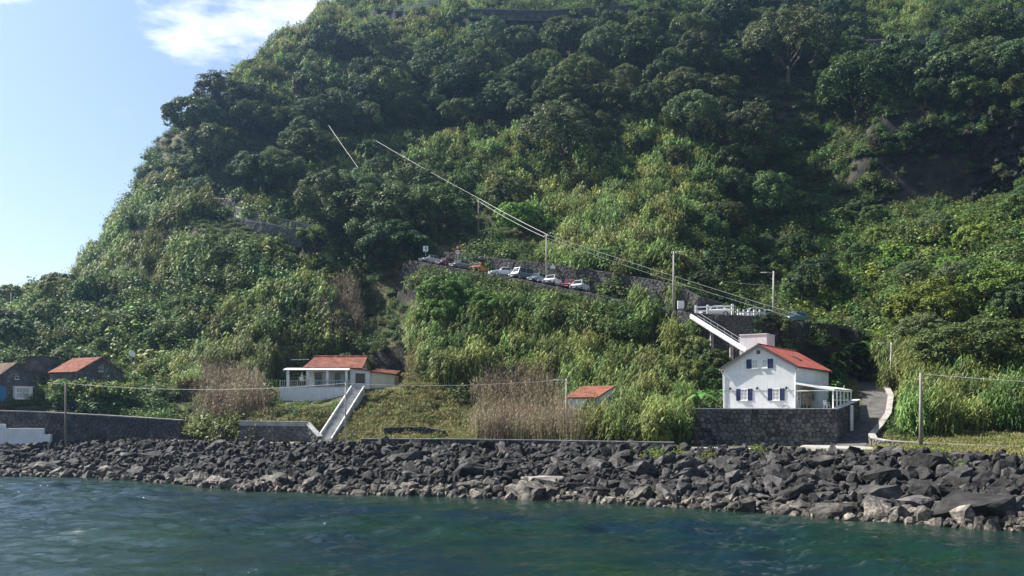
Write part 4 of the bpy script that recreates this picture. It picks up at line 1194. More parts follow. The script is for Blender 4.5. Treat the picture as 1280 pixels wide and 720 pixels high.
# ---------------------------------------------------------------- walls of stone
def clip_poly(poly, a, b, c):
    """the part of a flat polygon where a*x + b*z <= c"""
    out = []
    n = len(poly)
    for i in range(n):
        p, q = poly[i], poly[(i + 1) % n]
        dp, dq = a * p[0] + b * p[1] - c, a * q[0] + b * q[1] - c
        if dp <= 0: out.append(p)
        if dp * dq < 0:
            t = dp / (dp - dq); out.append((p[0] + (q[0] - p[0]) * t, p[1] + (q[1] - p[1]) * t))
    return out
def stone_layout(r, L, z0f, z1f, sw, sh, tops=()):
    """irregular fitted stones on a wall of length L between two straight lines: yields flat polygons (s, z)"""
    zmin = min(z0f(0), z0f(L)); zmax = max(z1f(0), z1f(L))
    nx, nz = max(1, int(L / sw)) + 2, max(1, int((zmax - zmin) / sh)) + 2
    P = {}
    for i in range(-1, nx):
        for k in range(-1, nz):
            P[i, k] = ((i + .5 + .5 * (k % 2) + r.uniform(-.38, .38)) * L / (nx - 2), zmin + (k + .5 + r.uniform(-.34, .34)) * (zmax - zmin) / (nz - 2))
    s0, s1 = (z0f(L) - z0f(0)) / L, (z1f(L) - z1f(0)) / L
    for (i, k), p in P.items():
        R_ = 3 * sw
        poly = [(p[0] - R_, p[1] - R_), (p[0] + R_, p[1] - R_), (p[0] + R_, p[1] + R_), (p[0] - R_, p[1] + R_)]
        for di in (-2, -1, 0, 1, 2):
            for dk in (-2, -1, 0, 1, 2):
                q = P.get((i + di, k + dk))
                if q is None or (di == 0 and dk == 0): continue
                a_, b_ = q[0] - p[0], q[1] - p[1]
                poly = clip_poly(poly, a_, b_, (q[0] ** 2 + q[1] ** 2 - p[0] ** 2 - p[1] ** 2) / 2)
                if len(poly) < 3: break
            if len(poly) < 3: break
        for hp in [(-1, 0, 0.0), (1, 0, L), (s0, -1, -z0f(0)), (-s1, 1, z1f(0))] + list(tops):
            if len(poly) >= 3: poly = clip_poly(poly, *hp)
        if len(poly) < 3: continue
        area = abs(sum(poly[j][0] * poly[(j + 1) % len(poly)][1] - poly[(j + 1) % len(poly)][0] * poly[j][1] for j in range(len(poly)))) / 2
        if area < sw * sh * .18: continue
        yield poly
def stone_solid(r, poly, d, gap=.03):
    """vertices (along, out, up) and faces of one stone, rounded towards its face"""
    n = len(poly); cx = sum(p[0] for p in poly) / n; cz = sum(p[1] for p in poly) / n
    rad = max(.05, sum(math.hypot(p[0] - cx, p[1] - cz) for p in poly) / n)
    V = []
    for k, (sc, y_) in enumerate(((1 - gap / rad, -.03), (1 - gap / rad * 1.3, d * .55), (.74, d))):
        for p in poly:
            j = r.uniform(-.05, .05) if k else 0
            V.append((cx + (p[0] - cx) * (sc + j), y_ * (r.uniform(.8, 1.15) if k else 1), cz + (p[1] - cz) * (sc + j)))
    Fc = [tuple(range(2 * n, 3 * n))]
    for k in range(2):
        for i in range(n): Fc.append((k * n + i, k * n + (i + 1) % n, (k + 1) * n + (i + 1) % n, (k + 1) * n + i))
    return V, Fc, (cx, cz)
def stone_wall(name, label, path, z0, z1, thick=0.5, sw=0.6, sh=0.38, core=None, stone=None, coping=None, cop_h=0.12, group=None, seed=1, depth=0.12, cat='wall', faces=(1,)):
    """path: list of (x, y); z0, z1: heights at each path point; stones on the right-hand side of the path's direction (faces 1) and or the left (-1)"""
    core = core or M_MORTAR; stone = stone or M_STONE
    o = empty(name, (path[0][0], path[0][1], z0[0]))
    ox, oy, oz = path[0][0], path[0][1], z0[0]
    mc, ms, mk = MB(), MB(), MB(); r = random.Random(seed)
    for i in range(len(path) - 1):
        a = Vector((path[i][0] - ox, path[i][1] - oy, 0)); b = Vector((path[i + 1][0] - ox, path[i + 1][1] - oy, 0))
        d = b - a; L = d.length; d.normalize(); nrm = Vector((d.y, -d.x, 0))        # right-hand side
        za0, zb0, za1, zb1 = z0[i] - oz, z0[i + 1] - oz, z1[i] - oz, z1[i + 1] - oz
        hw = nrm * thick / 2; e = d * (0.012 * i)
        mc.hexa([a + hw + Vector((0, 0, za0)), b + hw + e + Vector((0, 0, zb0)), b - hw + e + Vector((0, 0, zb0)), a - hw + Vector((0, 0, za0)),
                 a + hw + Vector((0, 0, za1)), b + hw + e + Vector((0, 0, zb1)), b - hw + e + Vector((0, 0, zb1)), a - hw + Vector((0, 0, za1))])
        for fside in faces:
            f0 = lambda s: za0 + (zb0 - za0) * s / L
            f1 = lambda s: za1 + (zb1 - za1) * s / L
            for poly in stone_layout(r, L, f0, f1, sw, sh):
                V_, F_, _c = stone_solid(r, poly, depth * r.uniform(0.6, 1.3))
                ms.add([a + d * p[0] + hw * fside + nrm * fside * p[1] + Vector((0, 0, p[2])) for p in V_], F_)
        if coping:
            k = nrm * (thick / 2 + depth * 0.9)
            mk.hexa([a + k + Vector((0, 0, za1 + .003)), b + k + e + Vector((0, 0, zb1 + .003)), b - k + e + Vector((0, 0, zb1 + .003)), a - k + Vector((0, 0, za1 + .003)),
                     a + k + Vector((0, 0, za1 + cop_h)), b + k + e + Vector((0, 0, zb1 + cop_h)), b - k + e + Vector((0, 0, zb1 + cop_h)), a - k + Vector((0, 0, za1 + cop_h))])
    mc.build('wall_core', core, o)
    tag(ms.build('stonework', stone, o), kind='stuff')
    if coping: mk.build('coping', coping, o)
    tag(o, label, cat, group)
    return o

def wall_from(pts):                                  # pts: (px, py_top, py_bottom, Y)
    path = [(at(p, t, Y).x, Y) for p, t, b, Y in pts]
    return path, [at(p, b, Y).z for p, t, b, Y in pts], [at(p, t, Y).z for p, t, b, Y in pts]

def roof_slope(mb, a, b, c, d, period=0.26, amp=0.05, thick=0.10):
    """a ribbed tile sheet: a-b along the eave, d-c along the ridge"""
    a, b, c, d = map(Vector, (a, b, c, d))
    n = max(4, int((b - a).length / period)) ; rows = max(2, int((d - a).length / 0.40))
    nr = (b - a).cross(d - a).normalized()
    if nr.z < 0: nr = -nr
    sub = 4
    base = len(mb.v); W = n * sub + 1
    for j in range(rows):
        for e in (0, 1):
            t = (j + e) / rows
            for i in range(W):
                s = i / (W - 1)
                p = a.lerp(b, s).lerp(d.lerp(c, s), t)
                hgt = amp * (0.5 + 0.5 * math.cos(2 * math.pi * i / sub)) + (0.025 if e == 0 else 0.0)
                mb.v.append(tuple(p + nr * hgt))
    for j in range(rows * 2 - 1):
        for i in range(W - 1):
            q = base + j * W + i
            mb.f.append((q, q + 1, q + W + 1, q + W))
    lo = nr * -thick
    mb.add([a + lo, b + lo, c + lo, d + lo, a - nr * .004, b - nr * .004, c - nr * .004, d - nr * .004], [(0, 3, 2, 1), (4, 5, 6, 7), (0, 1, 5, 4), (1, 2, 6, 5), (2, 3, 7, 6), (3, 0, 4, 7)])

def window(parent, x, z0, w, h, y, shutters='both', panes=(2, 2), frame=None, curtain=True, sh_mat=None, name='window'):
    """window on a wall face at y (outside is -y): frame, panes, shutters"""
    frame = frame or M_PAINTW
    f = MB(); t = 0.05
    f.box(x - w / 2, x - w / 2 + t, y - 0.05, y - 0.003, z0, z0 + h); f.box(x + w / 2 - t, x + w / 2, y - 0.05, y - 0.003, z0, z0 + h)
    f.box(x - w / 2 + t, x + w / 2 - t, y - 0.05, y - 0.003, z0, z0 + t); f.box(x - w / 2 + t, x + w / 2 - t, y - 0.05, y - 0.003, z0 + h - t, z0 + h)
    nx, nz = panes
    for i in range(1, nx): f.box(x - w / 2 + w * i / nx - .018, x - w / 2 + w * i / nx + .018, y - .045, y - .003, z0 + t, z0 + h - t)
    for k in range(1, nz): f.box(x - w / 2 + t, x + w / 2 - t, y - .042, y - .003, z0 + h * k / nz - .018, z0 + h * k / nz + .018)
    wo = f.build(name, frame, parent)
    MB().box(x - w / 2 - .06, x + w / 2 + .06, y - .12, y - .004, z0 - .07, z0 - .004).build('sill', frame, wo)
    for i in range(nx):
        for k in range(nz):
            MB().box(x - w / 2 + w * i / nx + .025, x - w / 2 + w * (i + 1) / nx - .025, y - .02, y - .002, z0 + h * k / nz + .025, z0 + h * (k + 1) / nz - .025).build('pane', M_CURT if curtain else M_GLASS, wo)
    sw = w * 0.95 if shutters in ('left', 'right') else w * 0.62
    for sd in (-1, 1):
        if shutters == 'both' or (shutters == 'left' and sd < 0) or (shutters == 'right' and sd > 0):
            x0 = x + sd * (w / 2 + .03 + sw / 2); s = MB()
            s.box(x0 - sw / 2, x0 - sw / 2 + .07, y - .06, y - .003, z0 - .04, z0 + h + .04); s.box(x0 + sw / 2 - .07, x0 + sw / 2, y - .06, y - .003, z0 - .04, z0 + h + .04)
            m_ = 9
            for q in range(m_):
                zq = z0 - .04 + (h + .08) * (q + .5) / m_
                s.box(x0 - sw / 2 + .07, x0 + sw / 2 - .07, y - .045, y - .006, zq - h * .05, zq + h * .05)
            s.build('shutter', sh_mat or M_BLUE, wo)
    return wo
# ================================================================= the white house with the red roof
def white_house():
    W2, L, EV, RG = 4.0, 14.6, 4.7, 7.05
    o = empty('white_house', H_FRONT, HA)
    tag(o, 'white gabled house with red tiled roof and blue shutters on a stone terrace', 'house')
    w = MB(); w.extrude([(-W2, 0, -0.2), (W2, 0, -0.2), (W2, 0, EV), (0, 0, RG - .06), (-W2, 0, EV)], (0, L, 0))
    w.build('wall', M_WHITE, o)
    ov, fr = 0.32, 0.28                                # eave and gable overhang
    sl = (RG - EV) / W2
    for sd in (-1, 1):
        r_ = MB()
        e0, e1 = (sd * (W2 + ov), -fr, EV - sl * ov + .05), (sd * (W2 + ov), L + fr, EV - sl * ov + .05)
        roof_slope(r_, e0, e1, (0.0 + sd * .004, L + fr, RG + .05), (0.0 + sd * .004, -fr, RG + .05))
        rs = r_.build('roof_slope', M_TILE, o)
        b = MB(); b.bar((sd * (W2 + ov + .02), -fr - .03, EV - sl * ov - .06), (sd * .01, -fr - .03, RG - .06), 0.05, 0.24); b.build('barge_board', M_DGREY, rs)
        g = MB(); g.tube([(sd * (W2 + ov + .07), -fr + .05, EV - sl * ov - .08), (sd * (W2 + ov + .07), L + fr - .05, EV - sl * ov - .08)], .07, 8); gt = g.build('gutter', M_PAINTW if sd < 0 else M_DGREY, rs)
        d = MB(); d.tube([(sd * (W2 + ov + .05), -.05, EV - sl * ov - .1), (sd * (W2 + .12), -.06, EV - .65), (sd * (W2 + .02), -.08, EV - .75), (sd * (W2 - .04), -.08, 0.0)], .05, 8); d.build('downpipe', M_PAINTW, o)
    k = MB(); k.tube([(0, -fr, RG + .09), (0, L + fr, RG + .09)], .11, 8); k.build('ridge_tiles', M_TILE, o)
    # roof light on the right-hand slope
    s = MB(); p = lambda x, y: Vector((x, y, RG - sl * x + .14))
    s.hexa([p(1.9, 6.2) - Vector((0, 0, .2)), p(2.7, 6.2) - Vector((0, 0, .2)), p(2.7, 7.6) - Vector((0, 0, .2)), p(1.9, 7.6) - Vector((0, 0, .2)), p(1.9, 6.2) + Vector((0, 0, .06)), p(2.7, 6.2) + Vector((0, 0, .06)), p(2.7, 7.6) + Vector((0, 0, .06)), p(1.9, 7.6) + Vector((0, 0, .06))])
    s.build('roof_light', M_DGREY, o)
    window(o, -1.62, 0.95, 0.78, 1.25, 0, 'both', (2, 3)); window(o, 1.92, 0.95, 0.78, 1.25, 0, 'both', (2, 3))
    window(o, -0.45, 4.5, 0.62, 0.95, 0, 'left', (2, 2)); window(o, 0.65, 4.5, 0.62, 0.95, 0, 'right', (2, 2))
    MB().box(-.24, .16, -.03, .004, 6.05, 6.45).build('attic_vent', M_GLASS, o)
    for x_ in (-3.2, -.15, 3.05):
        l_ = MB(); l_.box(x_ - .04, x_ + .04, -.16, -.003, 2.36, 2.42); l_.tube([(x_, -.16, 2.10), (x_, -.16, 2.2), (x_, -.16, 2.34), (x_, -.16, 2.42)], [.05, .11, .12, .03], 8); l_.build('wall_lantern', M_BLACK, o)
    MB().bar((-W2 + .02, -.02, 2.02), (W2 - .02, -.02, 2.02), .02, .025).build('facade_cable', M_DGREY, o)
    # doors and windows in the right-hand side wall, under the porch
    for (y0, y1, z0, z1) in ((0.7, 1.3, .9, 2.0), (2.0, 2.9, .05, 2.1), (3.2, 4.1, .05, 2.1), (4.9, 6.1, .05, 2.1), (6.7, 7.4, .9, 2.0)):
        d_ = MB(); d_.box(W2 + .004, W2 + .05, y0 - .07, y1 + .07, z0, z1 + .08); dd = d_.build('door' if z0 < .5 else 'window', M_PAINTW, o)
        MB().box(W2 + .05, W2 + .065, y0, y1, z0 + .06, z1).build('pane', M_GLASS, dd)
    # porch: lean-to frame down the right-hand side
    PW, PL = 3.9, 8.6
    pr = MB().box(W2 + .01, W2 + .12, -.05, PL, 2.62, 2.80).build('porch_beam', M_PAINTW, o)
    MB().hexa([(W2 + .02, -.12, 2.80), (W2 + PW + .15, -.12, 2.06), (W2 + PW + .15, PL, 2.06), (W2 + .02, PL, 2.80), (W2 + .02, -.12, 2.88), (W2 + PW + .15, -.12, 2.14), (W2 + PW + .15, PL, 2.14), (W2 + .02, PL, 2.88)]).build('porch_roof', M_CONCW, o)
    MB().bar((W2 + .05, -.16, 2.76), (W2 + PW + .15, -.16, 2.02), .06, .20).build('porch_beam', M_PAINTW, o)
    MB().box(W2 + PW - .08, W2 + PW + .10, -.10, PL, 1.88, 2.04).build('porch_beam', M_PAINTW, o)
    MB().box(W2 + .05, W2 + PW, -.09, -.02, 1.90, 1.99).build('porch_beam', M_PAINTW, o)
    for i in range(6):
        y_ = -.02 + i * (PL - .1) / 5
        MB().box(W2 + PW - .07, W2 + PW + .07, y_ - .07, y_ + .07, 0.02, 1.88).build('porch_post', M_PAINTW, o)
    MB().box(W2 + PW - .03, W2 + PW + .03, .06, PL - .1, .92, .99).build('porch_rail', M_PAINTW, o)
    MB().box(W2 + PW - .03, W2 + PW + .03, .06, PL - .1, .10, .16).build('porch_rail', M_PAINTW, o)
    return o
white_house()

def local(x_, y_, z_): return H_FRONT + hs_ * x_ + hd_ * y_ + Vector((0, 0, z_))
# flat-roofed block behind the house
b = empty('white_block', local(-4.3, 13.1, 0), HA)
MB().box(-1.7, 1.7, -1.6, 1.7, -.2, 9.15).build('wall', M_WHITE, b)
MB().box(-1.76, 1.76, -1.66, 1.76, 9.153, 9.28).build('coping', M_WHITE, b)
tag(b, 'plain flat-roofed white block standing behind the red-roofed house', 'building')

# garden chair and hose on the terrace
def garden_chair(loc, rz, mat, label, group):
    c = empty('garden_chair', loc, rz)
    MB().box(-.24, .24, -.22, .24, .40, .45).build('seat', mat, c)
    MB().hexa([(-.23, .20, .47), (.23, .20, .47), (.23, .24, .47), (-.23, .24, .47), (-.22, .30, .92), (.22, .30, .92), (.22, .34, .92), (-.22, .34, .92)]).build('backrest', mat, c)
    for sx in (-1, 1):
        for sy in (-1, 1): MB().bar((sx * .20, sy * .18, .40), (sx * .24, sy * .24, 0), .04).build('leg', mat, c)
        MB().box(sx * .25 - .025, sx * .25 + .025, -.2, .22, .62, .66).build('armrest', mat, c)
    return tag(c, label, 'chair', group)
garden_chair(local(7.1, .7, .02), 0.5, M_PAINTW, 'white garden chair under the porch of the house with blue shutters', None)
hose = MB(); hose.tube([local(3.0 + .36 * math.cos(a), -.25, .02 + .40 * math.sin(a)) for a in np.linspace(0, math.pi, 14)], .035, 6)
tag(hose.build('garden_hose', principled('hose_red', (.16, .035, .03), .5)), 'dark red garden hose arched against the white gable wall', 'hose')

# ---------------------------------------------------------------- terrace wall under the house, stone by stone
def terrace_wall():
    A = Vector((19.9, 96.3, 0)); B = Vector((34.05, 92.15, 0)); Cc = B + hd_ * 10.5; D = Vector((21.6, 102.0, 0))
    z0, z1 = 2.9, 7.38
    o = empty('terrace_wall', (A.x, A.y, z0))
    base = Vector((A.x, A.y, z0))
    core = MB()
    def slab(p, q, t=.5, zb0=z0, zb1=z0, zt0=z1, zt1=z1):
        d = (q - p).normalized(); n_ = Vector((d.y, -d.x, 0)); i_ = -n_ * t
        core.hexa([v - base for v in (p + Vector((0, 0, zb0)), q + Vector((0, 0, zb1)), q + i_ + Vector((0, 0, zb1)), p + i_ + Vector((0, 0, zb0)), p + Vector((0, 0, zt0)), q + Vector((0, 0, zt1)), q + i_ + Vector((0, 0, zt1)), p + i_ + Vector((0, 0, zt0)))])
    slab(A, B)
    d1 = (B - A).normalized(); n1 = Vector((d1.y, -d1.x, 0))
    slab(B - n1 * .502, Cc, .5, z0, z0 + 2.0, z1 - .01, 8.4)
    slab(D, A - n1 * .502, .5)
    core.build('wall_core', M_MORTAR, o)
    r = random.Random(77)
    L = (B - A).length
    n = 0
    ang = math.atan2(d1.y, d1.x)
    for poly in stone_layout(r, L, lambda s: z0 + .1, lambda s: z1, .56, .48):
        V_, F_, c_ = stone_solid(r, poly, .13 * r.uniform(.6, 1.3), .025)
        m_ = MB(); m_.add([(p[0] - c_[0], -p[1], p[2] - c_[1]) for p in V_], F_)
        st = m_.build('stone', M_STONEL if r.random() < .7 else M_STONE, o)
        st.location = A + d1 * c_[0] + Vector((0, 0, c_[1])) - base; st.rotation_euler = (0, 0, ang)
        n += 1
    print('terrace stones', n)
    ms = MB(); d2 = (Cc - B).normalized(); n2 = Vector((d2.y, -d2.x, 0)); L2 = (Cc - B).length
    for poly in stone_layout(r, L2, lambda s: z0 + s * .19, lambda s: z1 + s / L2 * 1.0, .6, .45):
        V_, F_, _c = stone_solid(r, poly, .12)
        ms.add([B + d2 * p[0] + n2 * p[1] + Vector((0, 0, p[2])) - base for p in V_], F_)
    tag(ms.build('stonework', M_STONE, o), kind='stuff')
    cp = MB()
    def cap(p, q, zt0, zt1):
        d = (q - p).normalized(); n_ = Vector((d.y, -d.x, 0)); k = n_ * .2; i_ = -n_ * .56
        cp.hexa([v - base for v in (p + k + Vector((0, 0, zt0)), q + k + Vector((0, 0, zt1)), q + i_ + Vector((0, 0, zt1)), p + i_ + Vector((0, 0, zt0)), p + k + Vector((0, 0, zt0 + .1)), q + k + Vector((0, 0, zt1 + .1)), q + i_ + Vector((0, 0, zt1 + .1)), p + i_ + Vector((0, 0, zt0 + .1)))])
    cap(A - d1 * .15, B, z1 + .004, z1 + .004); cap(B + n1 * -.565, Cc, z1 + .002, 8.41)
    cp.build('coping', M_CONCW, o)
    pc = MB(); q = B + d2 * 5.2 + n2 * .32 - base
    pc.box(q.x - .16, q.x + .16, q.y - .16, q.y + .16, 1.0, 4.9); pc.build('buttress', M_WHITE, o)
    tag(o, 'dark stone retaining wall with white coping under the white house', 'wall')
terrace_wall()
# paved terrace
tp = MB(); q = [Vector((20.2, 96.6, 0)), Vector((33.9, 92.6, 0)), Vector((33.9, 92.6, 0)) + hd_ * 9.5, Vector((33.9, 92.6, 0)) + hd_ * 9.5 - hs_ * 13, Vector((21.9, 101.8, 0))]
tp.extrude([(p.x, p.y, 7.30) for p in q], (0, 0, .075)); tag(tp.build('terrace', M_CONC), 'paved terrace of the white house', kind='structure')
# ================================================================= the bungalow on the left
def bungalow():
    BX, BY = -25.2, 117.0
    RZ = R(4)
    o = empty('bungalow', (BX, BY, 10.3), RZ)
    tag(o, 'low white bungalow with red roof and columned porch above the long stairs', 'house')
    MB().box(-2.6, 5.2, 3.0, 8.0, -.3, 2.66).build('wall', M_WHITE, o)
    MB().extrude([(3.504, 1.3, -1.0), (6.1, 1.3, -1.0), (6.1, 1.3, 2.15), (3.504, 1.3, 2.5)], (0, 1.69, 0)).build('front_room', M_WHITE, o)
    MB().extrude([(6.104, 2.6, -1.5), (9.2, 4.4, -.2), (9.2, 4.4, 1.75), (6.104, 2.6, 2.1)], (.4, 3.4, 0)).build('side_room', M_CREAM, o)
    r_ = MB(); roof_slope(r_, (-3.0, 2.45, 2.66), (5.0, 2.45, 2.66), (5.4, 5.5, 4.3), (-1.8, 5.5, 4.3)); r_.build('roof_slope', M_TILEO, o)
    r_ = MB(); roof_slope(r_, (5.4, 8.5, 2.72), (-3.0, 8.5, 2.72), (-1.8, 5.5, 4.304), (5.4, 5.5, 4.304)); r_.build('roof_slope', M_TILEO, o)
    MB().tube([(-1.8, 5.5, 4.36), (5.4, 5.5, 4.36)], .12, 8).build('ridge_tiles', M_TILEO, o)
    MB().extrude([(5.08, 3.004, 2.664), (5.08, 7.996, 2.664), (5.08, 5.5, 4.14)], (.1, 0, 0)).build('gable', M_GREYR, o)
    r_ = MB(); roof_slope(r_, (6.35, 1.05, 2.20), (6.35, 2.95, 2.20), (3.45, 2.95, 2.56), (3.45, 1.05, 2.56), .26, .04, .07); r_.build('roof_slope', M_TILEO, o)
    r_ = MB(); roof_slope(r_, (6.2, 2.3, 2.16), (9.5, 4.1, 1.86), (9.9, 8.0, 2.5), (6.6, 6.4, 2.7), .26, .04, .07); r_.build('roof_slope', M_TILEO, o)
    # porch
    MB().hexa([(-5.2, .05, 2.18), (3.45, .05, 2.18), (3.45, 3.0, 2.50), (-5.2, 3.0, 2.50), (-5.2, .05, 2.32), (3.45, .05, 2.32), (3.45, 2.99, 2.64), (-5.2, 2.99, 2.64)]).build('porch_roof', M_CONCW, o)
    for x_ in (-4.6, -2.0, 0.6, 3.1):
        MB().box(x_ - .17, x_ + .17, .25, .59, 0.002, 2.20).build('column', M_WHITE, o)
    for (x0, x1) in ((-1.5, -.5), (1.2, 2.0), (2.5, 3.2)):
        d_ = MB().box(x0 - .06, x1 + .06, 2.95, 2.997, .02, 2.1).build('door', M_PAINTW, o)
        MB().box(x0, x1, 2.93, 2.949, .08, 2.04).build('pane', M_GLASS, d_)
    window(o, 4.85, .62, 1.25, 1.25, 1.3, None, (2, 1), M_DGREY, False)
    # terrace and its railing
    MB().box(-5.6, 4.3, 0.0, 3.0, -2.3, -.003).build('terrace', M_WHITE, o)
    MB().box(-5.68, 4.34, -.06, 3.0, -.002, .07).build('terrace_edge', M_GREYR, o)
    rl = MB(); rl.box(-5.55, 3.5, .02, .07, .84, .89); rl.box(-5.55, 3.5, .02, .07, .14, .18)
    ro = rl.build('railing', M_METAL, o)
    n = 34
    for i in range(n):
        x_ = -5.5 + 9.0 * i / (n - 1)
        MB().box(x_ - .022, x_ + .022, .025, .065, .18, .84).build('baluster', M_METAL, ro)
    for x_ in (-5.58, -3.3, -1.0, 1.3, 3.5): MB().box(x_ - .07, x_ + .07, 0.0, .10, .07, .95).build('railing_post', M_GREYR, o)
    MB().bar((-5.1, 5.4, 3.9), (-2.6, 5.4, 3.95), .05).build('roof_pipe', M_PAINTW, o)
    # furniture on the terrace
    c, s = math.cos(RZ), math.sin(RZ)
    def L(x_, y_, z_): return Vector((BX + x_ * c - y_ * s, BY + x_ * s + y_ * c, 10.3 + z_ + .072))
    mb_ = principled('blue_plastic', (.03, .22, .36), .45)
    for i, (x_, a, lab) in enumerate(((-.9, .3, 'blue chair at the seaward end of the bungalow terrace table'), (1.5, -.4, 'blue chair at the stair end of the bungalow terrace table'), (2.4, 2.7, 'blue chair beside the door of the bungalow terrace'))):
        garden_chair(L(x_, 1.1, 0), a, mb_, lab, 'blue chairs on the bungalow terrace')
    t = empty('terrace_table', L(.3, 1.3, 0), RZ); MB().box(-.8, .8, -.4, .4, .70, .75).build('table_top', mb_, t)
    for sx in (-1, 1):
        for sy in (-1, 1): MB().box(sx * .7 - .03, sx * .7 + .03, sy * .32 - .03, sy * .32 + .03, 0, .70).build('leg', mb_, t)
    tag(t, 'blue table on the bungalow terrace', 'table')
    u = empty('parasol', L(-2.9, 1.4, 0)); MB().tube([(0, 0, 0), (0, 0, 2.0)], .03, 8).build('pole', M_METAL, u)
    MB().tube([(0, 0, .75), (.02, 0, .95), (0, 0, 1.5), (0, 0, 1.95)], [.34, .30, .16, .03], 10).build('folded_canopy', M_PAINTW, u)
    MB().tube([(0, 0, 0.0), (0, 0, .10)], .26, 12).build('base', M_GREYR, u)
    tag(u, 'folded white parasol on the bungalow terrace', 'parasol')
bungalow()

# stairs down to the shore path
def stairs():
    a, b_ = STAIR_B.copy(), STAIR_T.copy()
    d = Vector((b_.x - a.x, b_.y - a.y, 0)); L = d.length; d.normalize(); s = Vector((d.y, -d.x, 0))
    o = empty('garden_stairs', (a.x, a.y, a.z)); rise = b_.z - a.z; n = 27; w = .72
    tag(o, 'long straight stairs between sloping white parapets below the bungalow', 'stairs')
    flight = MB()
    for i in range(n):
        p0, p1 = d * (L * i / n), d * (L * (i + 1) / n); z_ = rise * (i + 1) / n
        flight.hexa([p0 + s * w - Vector((0, 0, .9 - z_ + .2)), p1 + s * w - Vector((0, 0, .9 - z_ + .2)), p1 - s * w - Vector((0, 0, .9 - z_ + .2)), p0 - s * w - Vector((0, 0, .9 - z_ + .2)),
                     p0 + s * w + Vector((0, 0, z_)), p1 + s * w + Vector((0, 0, z_)), p1 - s * w + Vector((0, 0, z_)), p0 - s * w + Vector((0, 0, z_))])
    flight.build('steps', M_PARAP, o)
    for sd in (-1, 1):
        q = s * sd * (w + .14); t = s * .09
        m_ = MB(); e = d * .3
        m_.hexa([q + t - e + Vector((0, 0, -1.2)), q + t + d * L + Vector((0, 0, rise - 1.2)), q - t + d * L + Vector((0, 0, rise - 1.2)), q - t - e + Vector((0, 0, -1.2)),
                 q + t - e + Vector((0, 0, .50)), q + t + d * L + Vector((0, 0, rise + .50)), q - t + d * L + Vector((0, 0, rise + .50)), q - t - e + Vector((0, 0, .50))])
        m_.build('parapet', M_PARAP, o)
    MB().box(-.9, 1.0, -1.4, -.1, -.5, -.02).build('landing', M_CONC, o)
stairs()

# concrete-topped wall left of the stairs, with a stone pier and kerb
p, z0, z1 = wall_from([(301, 526, 557, 103.5), (384, 527, 556, 102.8)])
stone_wall('sea_wall', 'grey sea wall with a smooth concrete band on top, left of the stairs', p, z0, [z - .55 for z in z1], .6, .7, .45, coping=M_GREYR, cop_h=.55, seed=5, depth=.07, stone=M_STONEL)
p, z0, z1 = wall_from([(384.6, 529, 560, 102.8), (400, 546, 562, 101.2)])
stone_wall('stair_wall', 'short sloping stone wall joining the sea wall and the stairs', p, z0, z1, .5, .5, .4, coping=M_PARAP, cop_h=.10, seed=6, stone=M_STONEL)
p, z0, z1 = wall_from([(342, 512, 521, 109.5), (392, 511, 520, 108.8)])
stone_wall('garden_wall', 'low black stone garden wall on the bank below the bungalow terrace', p, z0, z1, .5, .5, .34, seed=7)
# long dark sea wall on the left
p, z0, z1 = wall_from([(-60, 512, 556, 113.5), (60, 516, 556, 113), (150, 521, 556, 111.5), (228, 526, 557, 109.5)])
stone_wall('sea_wall', 'long dark stone sea wall with a pale pipe-like coping beside the stepped white wall', p, z0, z1, .6, .62, .42, coping=M_CONC, cop_h=.14, seed=8)
# white slipway wall
w_ = empty('slipway_wall', at(-40, 549, 111.5))
q0 = at(-40, 549, 111.5)
for (pa, pb, pt) in ((-40, 5, 530), (5.2, 54, 535.5), (54.2, 63, 543)):
    A_, B_ = at(pa, pt, 111.3) - q0, at(pb, pt, 111.3) - q0
    MB().box(A_.x, B_.x, -.25, .25, -1.0, A_.z).build('wall_section', M_WHITE, w_)
tag(w_, 'low stepped white wall at the foot of the dark sea wall', 'wall')

# ---------------------------------------------------------------- old stone houses on the left
def stone_house(name, label, px, Y, z_base, W2, L, ev, rg, rot, tile, seed, extras=None):
    g = at(px, 510, Y); o = empty(name, (g.x, g.y, z_base), rot)
    tag(o, label, 'house')
    w = MB(); w.extrude([(-W2, 0, -1.5), (W2, 0, -1.5), (W2, 0, ev), (0, 0, rg - .05), (-W2, 0, ev)], (0, L, 0)); w.build('wall', M_MORTAR, o)
    r = random.Random(seed); ms = MB()
    sl_ = (rg - ev) / W2
    for poly in stone_layout(r, 2 * W2, lambda s: 0, lambda s: rg, .5, .34, [(-sl_, 1, ev - .1), (sl_, 1, ev - .1 + sl_ * 2 * W2)]):
        V_, F_, _c = stone_solid(r, poly, .08); ms.add([(p[0] - W2, -p[1], p[2]) for p in V_], F_)
    for sd in (-1, 1):
        for poly in stone_layout(r, L, lambda s: 0, lambda s: ev - .05, .55, .36):
            V_, F_, _c = stone_solid(r, poly, .08); ms.add([(sd * (W2 + p[1]), p[0], p[2]) for p in V_], F_)
    tag(ms.build('stonework', M_STONEL, o), kind='stuff')
    sl = (rg - ev) / W2
    for sd in (-1, 1):
        r_ = MB(); roof_slope(r_, (sd * (W2 + .25), -.25, ev - sl * .25 + .05), (sd * (W2 + .25), L + .2, ev - sl * .25 + .05), (sd * .004, L + .2, rg + .05), (sd * .004, -.25, rg + .05)); r_.build('roof_slope', tile, o)
    return o
o = stone_house('stone_house', 'old dark stone house with brown roof, blue door and white bay window', 21, 119, 8.4, 2.7, 7.0, 3.1, 5.2, R(56), M_TILEB, 91)
d_ = MB().box(-2.35, -1.45, -.10, .004, 0.0, 2.0).build('door', M_BLUED, o)
MB().box(-1.62, -1.56, -.14, -.10, .95, 1.05).build('handle', M_METAL, d_)
